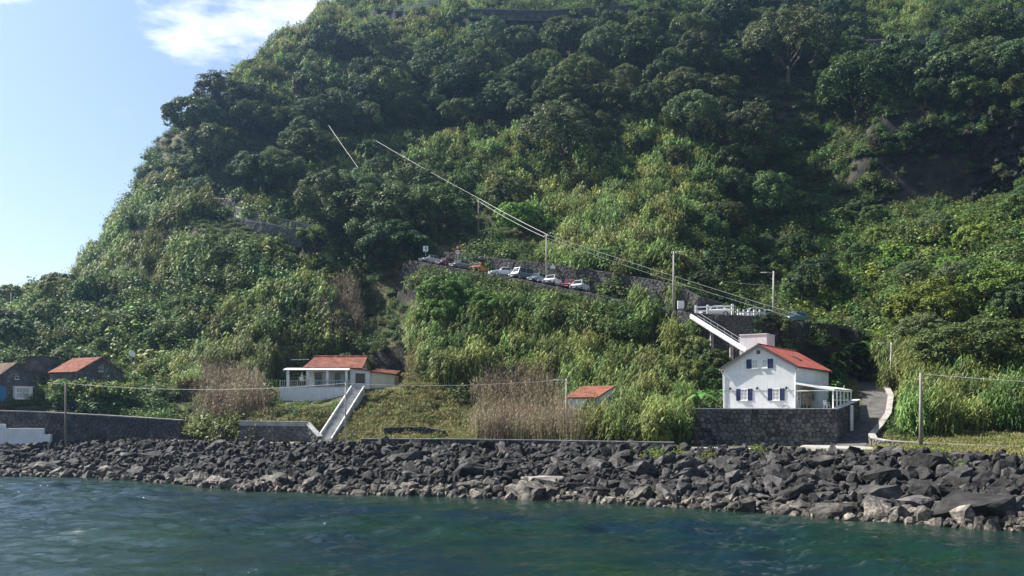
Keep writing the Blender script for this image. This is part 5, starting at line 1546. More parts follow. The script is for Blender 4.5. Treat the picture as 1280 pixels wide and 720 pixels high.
bw = MB().box(-.55, 1.75, -.75, .004, .25, 1.95).build('bay_window', M_PAINTW, o)
for i in range(4):
    for k in range(2): MB().box(-.40 + i * .42, -.04 + i * .42, -.765, -.749, .55 + k * .66, 1.10 + k * .66).build('pane', M_CURT, bw)
MB().box(-.7, 1.9, -.85, .02, 1.953, 2.05).build('cornice', M_PAINTW, bw)
window(o, 0.0, 3.0, .55, .75, 0, None, (2, 2), None, True)
o = empty('stone_block', (at(47, 510, 125).x, 125, 9.0), R(10))
MB().box(-1.6, 1.7, 0, 4, -1, 5.7).build('wall', M_STONE, o); MB().box(-1.7, 1.8, -.1, 4.1, 5.703, 5.85).build('coping', M_MORTAR, o)
tag(o, 'dark flat-topped stone block behind the house with the blue door', 'building')
o = stone_house('stone_house', 'ivy-grown stone house with faded red roof below the satellite dish', 126, 122, 9.2, 3.4, 6.4, 3.3, 5.3, R(58), M_TILEO, 92)
window(o, 0.0, 3.35, .7, .85, 0, None, (2, 2), None, True)
o = stone_house('stone_hut', 'small stone hut with a red roof beside the dry reeds', 227, 121, 8.4, 1.5, 3.0, 2.4, 3.3, R(-60), M_TILEO, 93)
# shed among the reeds, right of the middle
sh = empty('shed', (at(728, 510, 103).x, 103, 4.4), R(-38))
MB().extrude([(-2.0, 0, -.6), (-2.0, 3.4, -.6), (-2.0, 3.4, 5.55), (-2.0, 0, 4.35)], (4.0, 0, 0)).build('wall', M_WHITE, sh)
r_ = MB(); roof_slope(r_, (-2.3, -.3, 4.32), (2.3, -.3, 4.32), (2.3, 3.7, 5.74), (-2.3, 3.7, 5.74)); r_.build('roof_slope', M_TILEO, sh)
tag(sh, 'white shed with a single red roof slope standing in the reeds', 'shed')

# satellite dish
ds = empty('satellite_dish', at(164, 452, 129.0)); gz = float(H(ds.location.x, ds.location.y)); ds.location.z = gz - .1
top = at(164, 442, 129.0).z - gz
MB().tube([(0, 0, 0), (0, 0, top)], .05, 8).build('mast', M_METAL, ds)
dm = MB(); c0 = Vector((0, 0, top)); ax = Vector((.85, -.42, .35)).normalized(); e1 = ax.cross(Vector((0, 0, 1))).normalized(); e2 = e1.cross(ax)
rings = [(0.0, 0.0), (.2, .03), (.4, .09), (.55, .18)]
vv = []; ff = []
for (rr_, dd) in rings:
    for k in range(16):
        a = 2 * math.pi * k / 16; vv.append(c0 + ax * (dd + .05) + (e1 * math.cos(a) + e2 * math.sin(a)) * rr_)
for i in range(3):
    for k in range(16): ff.append((i * 16 + k, i * 16 + (k + 1) % 16, (i + 1) * 16 + (k + 1) % 16, (i + 1) * 16 + k))
dm.add(vv, ff); do = dm.build('dish', M_PAINTW, ds, smooth=True); do.modifiers.new('shell', 'SOLIDIFY').thickness = .03
MB().tube([c0 + e2 * -.4 + ax * .1, c0 + ax * .5], .025, 6).build('feed_arm', M_METAL, ds)
tag(ds, 'white satellite dish on a mast above the ivy-grown stone house', 'satellite dish')

# creepers climbing the ivy-grown house
rc = np.random.default_rng(88); pts = []
for _ in range(90):
    px, py = rc.uniform(62, 168), rc.uniform(466, 500); Y = 118.5 - rc.random() * 2.0
    c = at(px, py, Y); hgt = float(H(c.x, c.y))
    if c.z < hgt + 0.1: c.z = hgt
    pts.append((c.x, c.y, max(hgt, min(c.z, hgt + 2.6))))
scatter('house_creepers', 'thick green creepers growing up round the ivy-grown stone house', 'bigleaf', pts, rc.uniform(.45, .85, len(pts)), 89)
# ================================================================= roads, paths and their walls
def ribbon(name, label, pts, half, mat, lift=0.03, under=0.35, smooth=True):
    """a road slab along (x, y, z) points"""
    P = [Vector(p) for p in pts]
    fine = []
    for i in range(len(P) - 1):
        p0, p1, p2, p3 = P[max(i - 1, 0)], P[i], P[i + 1], P[min(i + 2, len(P) - 1)]
        for k in range(8):
            t = k / 8
            fine.append(0.5 * ((2 * p1) + (p2 - p0) * t + (2 * p0 - 5 * p1 + 4 * p2 - p3) * t * t + (3 * p1 - p0 - 3 * p2 + p3) * t ** 3))
    fine.append(P[-1])
    m = MB(); n = len(fine)
    for i, p in enumerate(fine):
        d = fine[min(i + 1, n - 1)] - fine[max(i - 1, 0)]; d.z = 0; d.normalize(); s = Vector((d.y, -d.x, 0)) * (half if not hasattr(half, '__call__') else half(i / (n - 1)))
        m.v += [tuple(p + s + Vector((0, 0, lift))), tuple(p - s + Vector((0, 0, lift))), tuple(p - s + Vector((0, 0, -under))), tuple(p + s + Vector((0, 0, -under)))]
    for i in range(n - 1):
        a = 4 * i
        for k in range(4): m.f.append((a + k, a + (k + 1) % 4, a + 4 + (k + 1) % 4, a + 4 + k))
    m.f.append((0, 3, 2, 1)); a = 4 * (n - 1); m.f.append((a, a + 1, a + 2, a + 3))
    o = m.build(name, mat); tag(o, label, kind='structure')
    return fine
ribbon('road', 'asphalt road carved into the hillside where the cars park', ROAD, 3.3, M_ASPH, .05)
ribbon('road', 'pale road bending round the seaward spur', UROAD, 2.3, M_CONC, .06)
ribbon('road', 'top road crossing the upper hillside', TROAD, 1.6, M_ASPH, .06)
ribbon('road', 'upper road behind the stone parapet', TROAD2, 1.8, M_ASPH, .06)
ribbon('ramp', 'paved ramp climbing beside the white house', RAMP, lambda t: 1.45, M_ASPH, .06)
# shore path along the top of the boulders
sp = []
for p in np.linspace(-60, 1040, 40):
    Y = float(y_btop(p)) + 1.0; sp.append(Vector(((p - 640) / F * Y, Y, ZB)))
ribbon('path', 'narrow concrete shore path on top of the boulders', sp, .95, M_CONC, .04, .5)
ap = MB(); q = [at(1000, 510, 89.5), at(1040, 510, 84.8), at(1105, 510, 81.5), at(1120, 510, 83.5), at(1082, 510, 88.5), at(1045, 510, 92.2), at(1005, 510, 92.5)]
ap.extrude([(v.x, v.y, 3.2) for v in q], (0, 0, .42)); tag(ap.build('slab', M_CONC), 'pale concrete apron at the foot of the ramp', kind='structure')

# kerb wall in front of the shore path, middle stretch
kp = [(p, 0) for p in (452, 560, 680, 780, 842)]
path = [((p - 640) / F * (float(y_btop(p)) + .05), float(y_btop(p)) + .05) for p, _ in kp]
stone_wall('kerb_wall', 'low straight kerb wall along the shore path between boulders and reeds', path, [2.9] * 5, [3.98] * 5, .35, .6, .34, coping=M_CONC, cop_h=.10, seed=11, depth=.05, core=M_MORTAR)
# retaining wall above the parked cars
pw = []
for a, b in zip(ROAD[:-1], ROAD[1:]):
    for t in (0, .5):
        p = a.lerp(b, t); d = b - a; d.z = 0; d.normalize(); n_ = Vector((-d.y, d.x, 0)); n_ = n_ if n_.y > 0 else -n_
        pw.append(p + n_ * (ROAD_W + .55))
pw = pw[1:12]
stone_wall('retaining_wall', 'long dark retaining wall behind the parked cars', [(p.x, p.y) for p in pw], [p.z - .5 for p in pw], [p.z + h for p, h in zip(pw, (2.6, 2.8, 3.0, 3.4, 3.6, 3.8, 3.9, 3.9, 3.6, 3.2, 2.6))], .5, .75, .5, seed=12, depth=.10)
# outer wall that carries the road at its left end and along the cars
def outer(t0, t1, drop, name, label, seed, hi=.12):
    pts = []
    for a, b in zip(ROAD[:-1], ROAD[1:]):
        for t in (0, .5):
            p = a.lerp(b, t); d = b - a; d.z = 0; d.normalize(); n_ = Vector((-d.y, d.x, 0)); n_ = n_ if n_.y < 0 else -n_
            pts.append(p + n_ * (ROAD_W + .75))
    pts.append(ROAD[-1]); pts = pts[t0:t1]
    stone_wall(name, label, [(p.x, p.y) for p in pts], [p.z - drop for p in pts], [p.z + hi for p in pts], .5, .75, .48, seed=seed, depth=.1)
outer(1, 9, 7.5, 'road_wall', 'tall dark stone wall carrying the road below the parked cars', 13)
outer(9, 14, 9.5, 'road_wall', 'dark lava-stone wall carrying the road behind the white house', 14)
# walls of the spur road
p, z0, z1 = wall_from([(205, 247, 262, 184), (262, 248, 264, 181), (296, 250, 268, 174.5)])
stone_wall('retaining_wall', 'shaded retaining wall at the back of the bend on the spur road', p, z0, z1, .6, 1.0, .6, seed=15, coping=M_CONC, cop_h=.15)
p, z0, z1 = wall_from([(222, 256, 285, 178.5), (245, 258.5, 290, 174.6), (267, 266.5, 300, 167.8), (287, 272.5, 310, 160.8), (330, 279, 310, 157), (378, 287.5, 310, 154.8)])
stone_wall('road_wall', 'curved stone wall carrying the bend of the spur road', p, z0, z1, .6, .9, .55, seed=16, stone=M_STONEL)
p, z0, z1 = wall_from([(296, 259, 270, 171.5), (313, 265, 280, 166.5), (344, 272, 285, 163.4), (396, 284, 296, 160.8)])
stone_wall('parapet', 'pale parapet descending from the bend of the spur road', p, z0, z1, .4, .8, .5, seed=17, coping=M_CONC, cop_h=.12, stone=M_STONEL)
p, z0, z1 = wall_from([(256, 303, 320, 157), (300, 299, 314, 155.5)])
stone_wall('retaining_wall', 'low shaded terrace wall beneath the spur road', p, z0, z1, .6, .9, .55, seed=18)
# top walls
p, z0, z1 = wall_from([(585, 12, 27, 264.5), (680, 14, 30, 261.5), (800, 6, 28, 265)])
stone_wall('retaining_wall', 'dark retaining wall along the top road above the wood', p, z0, z1, .7, 1.3, .8, seed=19, coping=M_CONC, cop_h=.18)
p, z0, z1 = wall_from([(1048, 51, 60, 240), (1128, 50, 58, 233.5), (1160, 43, 56, 234), (1195, 33, 48, 235), (1240, 22, 38, 236.5), (1300, 8, 26, 238)])
stone_wall('parapet', 'stone parapet climbing beside the upper road above the cliff', p, z0, z1, .5, 1.0, .6, seed=20, coping=M_CONC, cop_h=.16, stone=M_STONEL)
# wall of the ramp and along the shore road
fine = [Vector((47.9, 112.9, 9.7)), Vector((45.9, 106.6, 8.2)), Vector((42.5, 99.4, 6.0)), Vector((39.7, 94.9, 4.7)), Vector((37.2, 91.0, 3.8)), Vector((36.7, 89.2, 3.5)), Vector((37.4, 87.6, 3.45)), Vector((40.8, 84.8, 3.4)), Vector((45.5, 81.0, 3.4)), Vector((51.0, 77.0, 3.3)), Vector((56, 73.2, 3.2))]
fine = fine[::-1]
stone_wall('ramp_wall', 'dry-stone wall curving from the ramp along the grassy shore road', [(p.x, p.y) for p in fine], [p.z - .5 for p in fine], [p.z + h for p, h in zip(fine, (.55, .55, .55, .6, .75, .9, .95, .95, .9, .85, .8))], .5, .42, .26, coping=M_CONC, cop_h=.10, seed=21, depth=.09, faces=(1, -1), stone=M_STONEL)
# dry-stone heap on the bank below the bungalow slope
p, z0, z1 = wall_from([(480, 534, 550, 104), (530, 533, 549, 104), (556, 538, 550, 103.5)])
stone_wall('dry_stone_wall', 'tumbled black dry-stone wall on the dry grass bank', p, z0, z1, .7, .5, .36, seed=22, depth=.22)
p, z0, z1 = wall_from([(612, 541, 552, 101.5), (660, 542, 552, 101)])
stone_wall('dry_stone_wall', 'short black dry-stone wall at the foot of the dry reeds', p, z0, z1, .6, .5, .34, seed=23, depth=.2)

# small white notice by the path
def sign_post(name, label, px, py, Y, w, h, face, pole=True, rz=0.0, round_=False, tri=None):
    c = at(px, py, Y); g = min(float(H(c.x, c.y)), c.z - .3)
    o = empty(name, (c.x, c.y, g), rz); zc = c.z - g
    if pole: MB().tube([(0, 0.05, -.3), (0, .05, zc + h / 2)], .04, 8).build('post', M_METAL, o)
    if round_: pl = MB().tube([(0, .0, zc), (0, -.03, zc)], w / 2, 20).build('plate', M_PAINTW, o)
    else: pl = MB().box(-w / 2, w / 2, -.03, 0, zc - h / 2, zc + h / 2).build('plate', M_PAINTW, o)
    for f in face(zc): f[0].build(f[2] if len(f) > 2 else 'symbol', f[1], pl)
    tag(o, label, 'sign')
M_SIGNB = principled('sign_blue', (.02, .05, .22), .5); M_SIGNR = principled('sign_red', (.45, .03, .03), .5); M_SIGND = principled('sign_dark', (.05, .05, .06), .5)
sign_post('notice_board', 'small white notice on the boulders by the kerb wall', 726, 557, 96.0, .45, .35, lambda z: [(MB().box(-.12, .12, -.04, -.031, z - .02, z + .03), M_SIGND)], False)
sign_post('road_sign', 'square white road sign with a dark figure at the end of the parked cars', 532, 311, 149.0, .85, .9, lambda z: [(MB().box(-.06, .20, -.045, -.031, z + .12, z + .28), M_SIGNB), (MB().box(.06, .20, -.045, -.031, z - .28, z + .119), M_SIGNB), (MB().box(-.14, .059, -.045, -.031, z - .03, z + .05), M_SIGNB)])
def no_over(z):
    ring = MB()
    for k in range(20):
        a, b = 2 * math.pi * k / 20, 2 * math.pi * (k + 1) / 20
        q = lambda r_, t, y: Vector((r_ * math.cos(t), y, z + r_ * math.sin(t)))
        ring.hexa([q(.34, a, -.05), q(.34, b, -.05), q(.34, b, -.031), q(.34, a, -.031), q(.42, a, -.05), q(.42, b, -.05), q(.42, b, -.031), q(.42, a, -.031)])
    tri = MB().extrude([(-.38, -.03, z + .55), (.38, -.03, z + .55), (0, -.03, z + 1.2)], (0, .03, 0))
    tin = MB().extrude([(-.22, -.045, z + .63), (.22, -.045, z + .63), (0, -.045, z + 1.02)], (0, .014, 0))
    return [(ring, M_SIGNR, 'ring'), (MB().box(-.18, .18, -.05, -.031, z - .06, z + .08), M_SIGND), (tri, M_SIGNR, 'triangle_plate'), (tin, M_PAINTW)]
sign_post('road_sign', 'round road sign with a triangle above it over the dark red car', 572, 315, 147.0, .84, .84, no_over, round_=True)
sign_post('road_sign', 'small white plate sign on the retaining wall behind the parked cars', 691, 334, 139.3, .75, .45, lambda z: [(MB().extrude([(-.2, -.02, z + .27), (.2, -.02, z + .27), (0, -.02, z + .62)], (0, .02, 0)), M_PAINTW, 'triangle_plate')], False)
cb = empty('cabinet', at(851, 386, 119.6)); MB().box(-.42, .42, -.2, .2, .0, 1.1).build('box', principled('cabinet_grey', (.5, .5, .5), .6), cb); MB().box(-.36, .36, -.215, -.201, .08, 1.02).build('door', M_PAINTW, cb); MB().box(-.3, .3, -.1, .1, -3, -.003).build('plinth', M_CONC, cb)
tag(cb, 'pale square utility cabinet beside the lamp post above the footbridge', 'cabinet')

# ---------------------------------------------------------------- white guard rail and footbridge above the white house
gr = empty('guard_rail', at(869, 394, 116.2)); g0 = gr.location.copy()
A_, B_ = at(869, 393, 116.0) - g0, at(917, 391.5, 114.4) - g0
for t in (0.02, .33, .97):
    p = A_.lerp(B_, t); MB().box(p.x - .13, p.x + .13, p.y - .13, p.y + .13, p.z - .9, p.z + 1.2).build('post', M_CONCW, gr)
for dz in (.42, .92):
    MB().bar(A_ + Vector((0, -.16, dz)), B_ + Vector((0, -.16, dz)), .08, .20).build('rail', M_PAINTW, gr)
tag(gr, 'white two-bar guard rail at the head of the footbridge', 'railing')
gp = empty('guard_posts', at(922, 394, 115.2)); g0 = gp.location.copy()
for i, p_ in enumerate((923, 930, 936, 943, 950)):
    p = at(p_, 395, 115.1 + i * .25) - g0; MB().box(p.x - .12, p.x + .12, p.y - .12, p.y + .12, p.z - .9, p.z + .85).build('post', M_CONCW, gp)
A_, B_ = at(919, 393, 115.0) - g0, at(953, 394, 116.2) - g0
MB().bar(A_ + Vector((0, -.14, .3)), B_ + Vector((0, -.14, .3)), .07, .15).build('rail', M_CONCW, gp)
tag(gp, 'grey post-and-bar barrier to the right of the white guard rail', 'railing')
fb = empty('footbridge', at(866, 400, 115.4)); f0 = fb.location.copy()
A_, B_ = at(866, 397.5, 115.3) - f0, at(936, 441, 109.6) - f0
d = (B_ - A_).normalized(); hz = Vector((d.x, d.y, 0)).normalized(); sd = Vector((hz.y, -hz.x, 0))
MB().bar(A_, B_, 1.3, .22).build('deck', M_CONCW, fb)
MB().bar(A_ + sd * .60 + Vector((0, 0, .33)), B_ + sd * .60 + Vector((0, 0, .33)), .12, .42).build('parapet', M_PAINTW, fb)
for dz in (.55, 1.0): MB().bar(A_ - sd * .6 + Vector((0, 0, dz)), B_ - sd * .6 + Vector((0, 0, dz)), .05).build('handrail', M_METAL, fb)
for i in range(8):
    p = A_.lerp(B_, (i + .3) / 8) - sd * .6; MB().bar(p, p + Vector((0, 0, 1.0)), .04).build('rail_post', M_METAL, fb)
for t in (.35, .7):
    p = A_.lerp(B_, t); MB().box(p.x - .2, p.x + .2, p.y - .2, p.y + .2, p.z - 7.5, p.z - .13).build('pier', M_GREYR, fb)
tag(fb, 'white sloping footbridge from the road down to the flat-roofed block', 'footbridge')
# ================================================================= cars
M_TYRE = principled('tyre_rubber', (.012, .012, .012), .8); M_RIM = principled('alloy_rim', (.45, .45, .46), .35, .5, .7)
M_CGLASS = principled('car_glass', (.01, .012, .015), .05, .6)
M_HEAD = principled('headlamp_glass', (.75, .76, .78), .15, .6); M_TAIL = principled('tail_lamp', (.35, .01, .01), .25)
M_TRIM = principled('car_trim', (.02, .02, .022), .6); M_PLATE = principled('number_plate', (.75, .75, .72), .5)
def car_mesh(paint_name, col, kind):
    """template pieces of one car, nose towards -y"""
    pm = principled('paint_' + paint_name, col, .28, .5)
    pm.node_tree.nodes['Principled BSDF'].inputs['Coat Weight'].default_value = .6
    if kind == 'van':   Lh, wd, belt, top, A0, A1, R0, R1 = 2.25, .90, 1.02, 1.88, -1.55, -.95, 2.15, 1.95
    elif kind == 'sedan': Lh, wd, belt, top, A0, A1, R0, R1 = 2.2, .87, .92, 1.43, -.95, -.25, 1.45, .85
    elif kind == 'suv': Lh, wd, belt, top, A0, A1, R0, R1 = 2.1, .90, 1.02, 1.66, -1.05, -.45, 2.0, 1.65
    else: Lh, wd, belt, top, A0, A1, R0, R1 = 1.9, .84, .93, 1.48, -1.0, -.35, 1.82, 1.35
    rear_h = belt + .02
    secs = [(-Lh, .48, .62, .80), (-Lh + .12, .30, .74, .90), (-Lh + .55, .22, .82, .98), (A0, .20, belt, 1.0), (0, .20, belt + .02, 1.0), (R0 * .8, .20, rear_h, 1.0), (Lh - .12, .28, rear_h - .04, .94), (Lh, .42, rear_h - .14, .88)]
    body = MB(); ring = 8
    for (y_, zb, zt, ww) in secs:
        w_ = wd * ww
        body.v += [(-w_ * .86, y_, zb), (w_ * .86, y_, zb), (w_, y_, zb + .14), (w_, y_, zt - .16), (w_ * .90, y_, zt), (-w_ * .90, y_, zt), (-w_, y_, zt - .16), (-w_, y_, zb + .14)]
    for i in range(len(secs) - 1):
        for k in range(ring): body.f.append((i * ring + k, i * ring + (k + 1) % ring, (i + 1) * ring + (k + 1) % ring, (i + 1) * ring + k))
    body.f.append(tuple(range(ring))); body.f.append(tuple(range((len(secs) - 1) * ring, len(secs) * ring))[::-1])
    cw, tw = wd * .88, wd * .70
    cab = MB(); b0, b1 = belt - .03, top
    cab.hexa([(-cw, A0, b0), (cw, A0, b0), (cw, R0, b0), (-cw, R0, b0), (-tw, A1, b1), (tw, A1, b1), (tw, R1, b1), (-tw, R1, b1)])
    def quad(p, q, r_, s, off, t0, t1, u0, u1):
        """inset dark panel on the face p q r s (p-q bottom, s-r top)"""
        p, q, r_, s = map(Vector, (p, q, r_, s)); n_ = (q - p).cross(s - p).normalized() * off
        f = lambda u, t: (p.lerp(q, u)).lerp(s.lerp(r_, u), t) + n_
        return [f(u0, t0), f(u1, t0), f(u1, t1), f(u0, t1)]
    c = cab.v
    G = []
    for nm, (a, b_, c_, d_), rng_ in (('windscreen', (0, 1, 5, 4), (.10, .90, .06, .94)), ('rear_window', (2, 3, 7, 6), (.14, .88, .1, .9))):
        m = MB(); pts = quad(c[a], c[b_], c[c_], c[d_], .012, rng_[0], rng_[1], rng_[2], rng_[3]); m.add(pts, [(0, 1, 2, 3)]); G.append((nm, m))
    for (a, b_, c_, d_) in ((1, 2, 6, 5), (3, 0, 4, 7)):
        for (u0, u1) in ((.08, .46), (.51, .92)):
            m = MB(); m.add(quad(c[a], c[b_], c[c_], c[d_], .012, .16, .88, u0, u1), [(0, 1, 2, 3)]); G.append(('side_window', m))
    return pm, body, cab, G, Lh, wd, belt, secs
def make_car(paint_name, col, kind, loc, rz, label, group, pitch=0.0):
    pm, body, cab, G, Lh, wd, belt, secs = car_mesh(paint_name, col, kind)
    o = empty('parked_car', loc, rz); o.rotation_euler[0] = 0
    bo = body.build('body', pm, o, bevel=.03); cab.build('cabin', pm, o, bevel=.04)
    for nm, m in G: m.build(nm, M_CGLASS, o)
    for sx in (-1, 1):
        for sy in (-Lh * .63, Lh * .62):
            w_ = MB(); w_.tube([(sx * (wd - .18), sy, .31), (sx * (wd + .015), sy, .31)], .31, 14); wo = w_.build('wheel', M_TYRE, o)
            MB().tube([(sx * (wd + .016), sy, .31), (sx * (wd + .03), sy, .31)], .20, 12).build('rim', M_RIM, wo)
        MB().box(sx * wd * .62 - .16, sx * wd * .62 + .16, -Lh - .015, -Lh + .12, .60, .74).build('headlight', M_HEAD, o)
        MB().box(sx * wd * .70 - .12, sx * wd * .70 + .12, Lh - .10, Lh + .015, .66, .86).build('tail_light', M_TAIL, o)
        MB().box(sx * (wd + .08) - .08, sx * (wd + .08) + .08, secs[3][0] + .22, secs[3][0] + .34, belt - .03, belt + .10).build('mirror', pm, o)
    MB().box(-wd * .72, wd * .72, -Lh - .03, -Lh + .1, .34, .46).build('bumper', M_TRIM, o); MB().box(-.26, .26, -Lh - .045, -Lh - .031, .36, .47).build('number_plate', M_PLATE, o)
    MB().box(-wd * .5, wd * .5, -Lh - .012, -Lh + .05, .50, .58).build('grille', M_TRIM, o)
    tag(o, label, 'car', group)
    return o
rd = (ROAD[3] - ROAD[1]); rd.z = 0; rd.normalize()
nose = math.atan2(rd.y, rd.x)              # car local -y points down the slope, square to the road, when rotated by this
def road_spot(px, off):
    """a spot at bearing px, OFF metres towards the viewer from the road's middle line"""
    best = None
    for a, b in zip(ROAD[:-1], ROAD[1:]):
        pa, pb = 640 + F * a.x / a.y, 640 + F * b.x / b.y
        if pa <= px <= pb:
            t = (px - pa) / (pb - pa); p = a.lerp(b, t)
            d = b - a; d.z = 0; d.normalize(); n_ = Vector((d.y, -d.x, 0)); n_ = n_ if n_.y < 0 else -n_
            return p + n_ * off + Vector((0, 0, .052)), math.atan2(d.y, d.x)
G_ = 'cars parked on the hillside road'
for px, off, pn, col, kd, dr, lab in [
  (541, .9, 'silver', (.45, .47, .49), 'hatch', 0, 'silver hatchback under the square road sign, last of the row'),
  (562, .9, 'dark_red', (.16, .02, .025), 'hatch', .1, 'dark red car beside the silver hatchback'),
  (581, 1.0, 'grey_green', (.13, .16, .16), 'hatch', 0, 'grey-green car half hidden behind bushes next to the orange car'),
  (605, 1.1, 'orange', (.62, .20, .02), 'hatch', .25, 'orange-yellow car parked in the row'),
  (634, 1.0, 'white', (.75, .75, .75), 'sedan', -.5, 'white car beside the grey van, nose to the sea'),
  (657, 1.0, 'grey', (.10, .11, .12), 'van', -.15, 'dark grey van in the middle of the row'),
  (679, 1.3, 'blue_grey', (.14, .20, .26), 'hatch', 0, 'blue-grey car at the foot of the lamp post'),
  (698, 1.5, 'white_b', (.78, .78, .77), 'suv', .2, 'white car with its roof lit, parked before the red car'),
  (710, -.9, 'red', (.42, .03, .03), 'hatch', .2, 'red car behind the white one near the lamp post'),
  (729, 1.0, 'silver_white', (.62, .63, .63), 'suv', .15, 'silver-white car at the lower end of the row'),
 ]:
    p, a = road_spot(px, off)
    make_car(pn, col, kd, p, a + dr, lab, G_)
G2 = 'cars on the road behind the white house'
for px, off, pn, col, kd, dr, lab in [
  (897, 1.6, 'white_c', (.66, .66, .66), 'sedan', -math.pi / 2, 'white sedan behind the white guard rail'),
  (934, 1.2, 'silver_b', (.5, .51, .52), 'hatch', -math.pi / 2 + .1, 'silver car behind the grey post-and-bar barrier'),
  (949, .2, 'white_d', (.72, .72, .72), 'hatch', -math.pi / 2, 'pale car beyond the silver one behind the barrier'),
  (986, 1.0, 'green', (.04, .13, .11), 'hatch', -math.pi / 2, 'dark green car at the foot of the lamp post by the cove'),
 ]:
    p, a = road_spot(px, off)
    make_car(pn, col, kd, p, a + dr, lab, G2)
# ================================================================= poles and cables
def pole(label, px, py_top, Y, py_base=None, mat=None, arm=None, r0=.14, insul=True, base_z=None):
    c = at(px, py_top, Y); g = float(H(c.x, c.y)) if base_z is None else base_z
    o = empty('lamp_post' if arm else 'utility_pole', (c.x, c.y, g))
    h = c.z - g
    MB().tube([(0, 0, -.6), (0, 0, h * .5), (0, 0, h)], [r0, r0 * .85, r0 * .65], 10).build('shaft', mat or M_POLE, o, smooth=True)
    if arm:
        L, dz = arm
        MB().tube([(0, 0, h - .35), (L * .55, -.1, h - .15 + dz), (L, -.15, h - .12 + dz)], .04, 6).build('arm', M_METAL, o)
        s = 1 if L > 0 else -1
        hd = MB(); hd.hexa([(L - s * .1, -.27, h - .2 + dz), (L + s * .6, -.24, h - .18 + dz), (L + s * .6, -.04, h - .18 + dz), (L - s * .1, -.02, h - .2 + dz), (L - s * .1, -.23, h - .07 + dz), (L + s * .55, -.21, h - .09 + dz), (L + s * .55, -.08, h - .09 + dz), (L - s * .1, -.06, h - .07 + dz)])
        hd.build('lamp_head', M_PAINTW, o)
    if insul:
        MB().bar((-.35, 0, h - .25), (.35, 0, h - .25), .07).build('crossarm', M_METAL, o)
        for sx in (-.28, .28): MB().tube([(sx, 0, h - .215), (sx, 0, h - .06)], [.05, .03], 8).build('insulator', M_PAINTW, o)
    tag(o, label, 'lamp post' if arm else 'pole')
    return Vector((c.x, c.y, c.z - .1))
T = {}
T['a'] = pole('grey lamp post before the long dark sea wall', 82, 478, 110.2, mat=M_WOOD, arm=(-.8, 0), insul=False)
T['b'] = pole('thin grey pole standing at the foot of the white stairs', 432, 478, 100.6, mat=M_POLE, r0=.10, insul=False)
T['c'] = pole('pale lamp post rising in front of the dry reeds', 708, 473, 96.6, arm=(-.9, .0), r0=.12, insul=False)
T['d'] = pole('stout wooden pole in the grass behind the dry-stone wall', 1151, 466, 82.5, mat=M_WOOD, r0=.19, insul=False)
T['e'] = pole('lamp post at the top of the ramp beside the white house', 1114, 428, 111.5, arm=(-1.1, .05), r0=.15, insul=False)
T['f'] = pole('tall lamp post at the corner above the footbridge', 842, 314, 121.4, arm=(.9, .05), r0=.16)
T['g'] = pole('lamp post on the road in front of the dark cove', 967, 339, 116.4, arm=(-1.1, -.05), r0=.16, insul=False)
T['h'] = pole('tall utility pole rising between the parked cars', 683, 293, 133.6, r0=.15)
T['i'] = pole('wooden pole among the bushes on the slope behind the old stone houses', 14, 366, 148.0, mat=M_WOOD, r0=.14, insul=False)
T['j'] = pole('short pole by the parapet of the spur road', 326, 222, 176.0, r0=.14, insul=False)
T['k'] = pole('grey pole under the cables among the trees mid slope', 598, 248, 162.0, r0=.12, mat=M_WOOD)
T['l'] = pole('pole in the reeds behind the ramp lamp post', 1141, 437, 112.0, r0=.13, mat=M_WOOD)
def cable(label, pts, r_=.035, mat=None, sag=.02):
    m = MB(); allp = []
    for a, b in zip(pts[:-1], pts[1:]):
        L = (b - a).length
        for k in range(12):
            t = k / 12; p = a.lerp(b, t); p.z -= 4 * t * (1 - t) * L * sag; allp.append(p)
    allp.append(pts[-1]); o0 = allp[0].copy()
    m.tube([p - o0 for p in allp], r_, 5)
    o = m.build('cable', mat or M_CABLE, None, o0); tag(o, label, 'cable')
up_ = at(470, 176, 186)
off = Vector((.28, 0, 0))
cable('thick pale upper cable running down the hillside over the parked cars', [up_, T['k'] + off, T['h'] + off, at(1000, 394, 114.5)], .032, sag=.004)
cable('thick pale lower cable running down the hillside over the parked cars', [T['k'] - off - Vector((0, 0, .2)), T['h'] - off - Vector((0, 0, .3)), at(985, 395, 114.5)], .026, sag=.009)
cable('pale cable slanting across the trees of the slope above the bungalow', [at(411, 157, 186), at(468, 238, 170)], .032, sag=.004)
cable('thin dark cable crossing the shaded cove', [T['f'], at(905, 352, 120), T['g'] + Vector((0, 0, -1.8))], .025, M_CABLED, sag=.01)
cable('thin cable along the shore from the sea-wall lamp post to the stair pole', [T['a'], T['b']], .02, sag=.02)
cable('thin cable along the shore from the stair pole to the reed lamp post', [T['b'] , T['c']], .02, sag=.018)
cable('cable from the wooden pole over the tall reeds of the shore road', [T['d'], at(1300, 478, 76)], .02, sag=.004)
cable('upper cable from the ramp lamp post over the trees of the mound', [T['e'], T['l'], at(1300, 437, 100)], .02, sag=.006)
cable('lower cable from the ramp lamp post over the trees of the mound', [T['e'] - Vector((0, 0, .6)), T['l'] - Vector((0, 0, .5)), at(1300, 443, 100)], .03, M_CABLED, sag=.008)
cable('cable from the cove lamp post down to the ramp lamp post', [T['g'] - Vector((0, 0, .8)), T['e']], .025, M_CABLED, sag=.03)
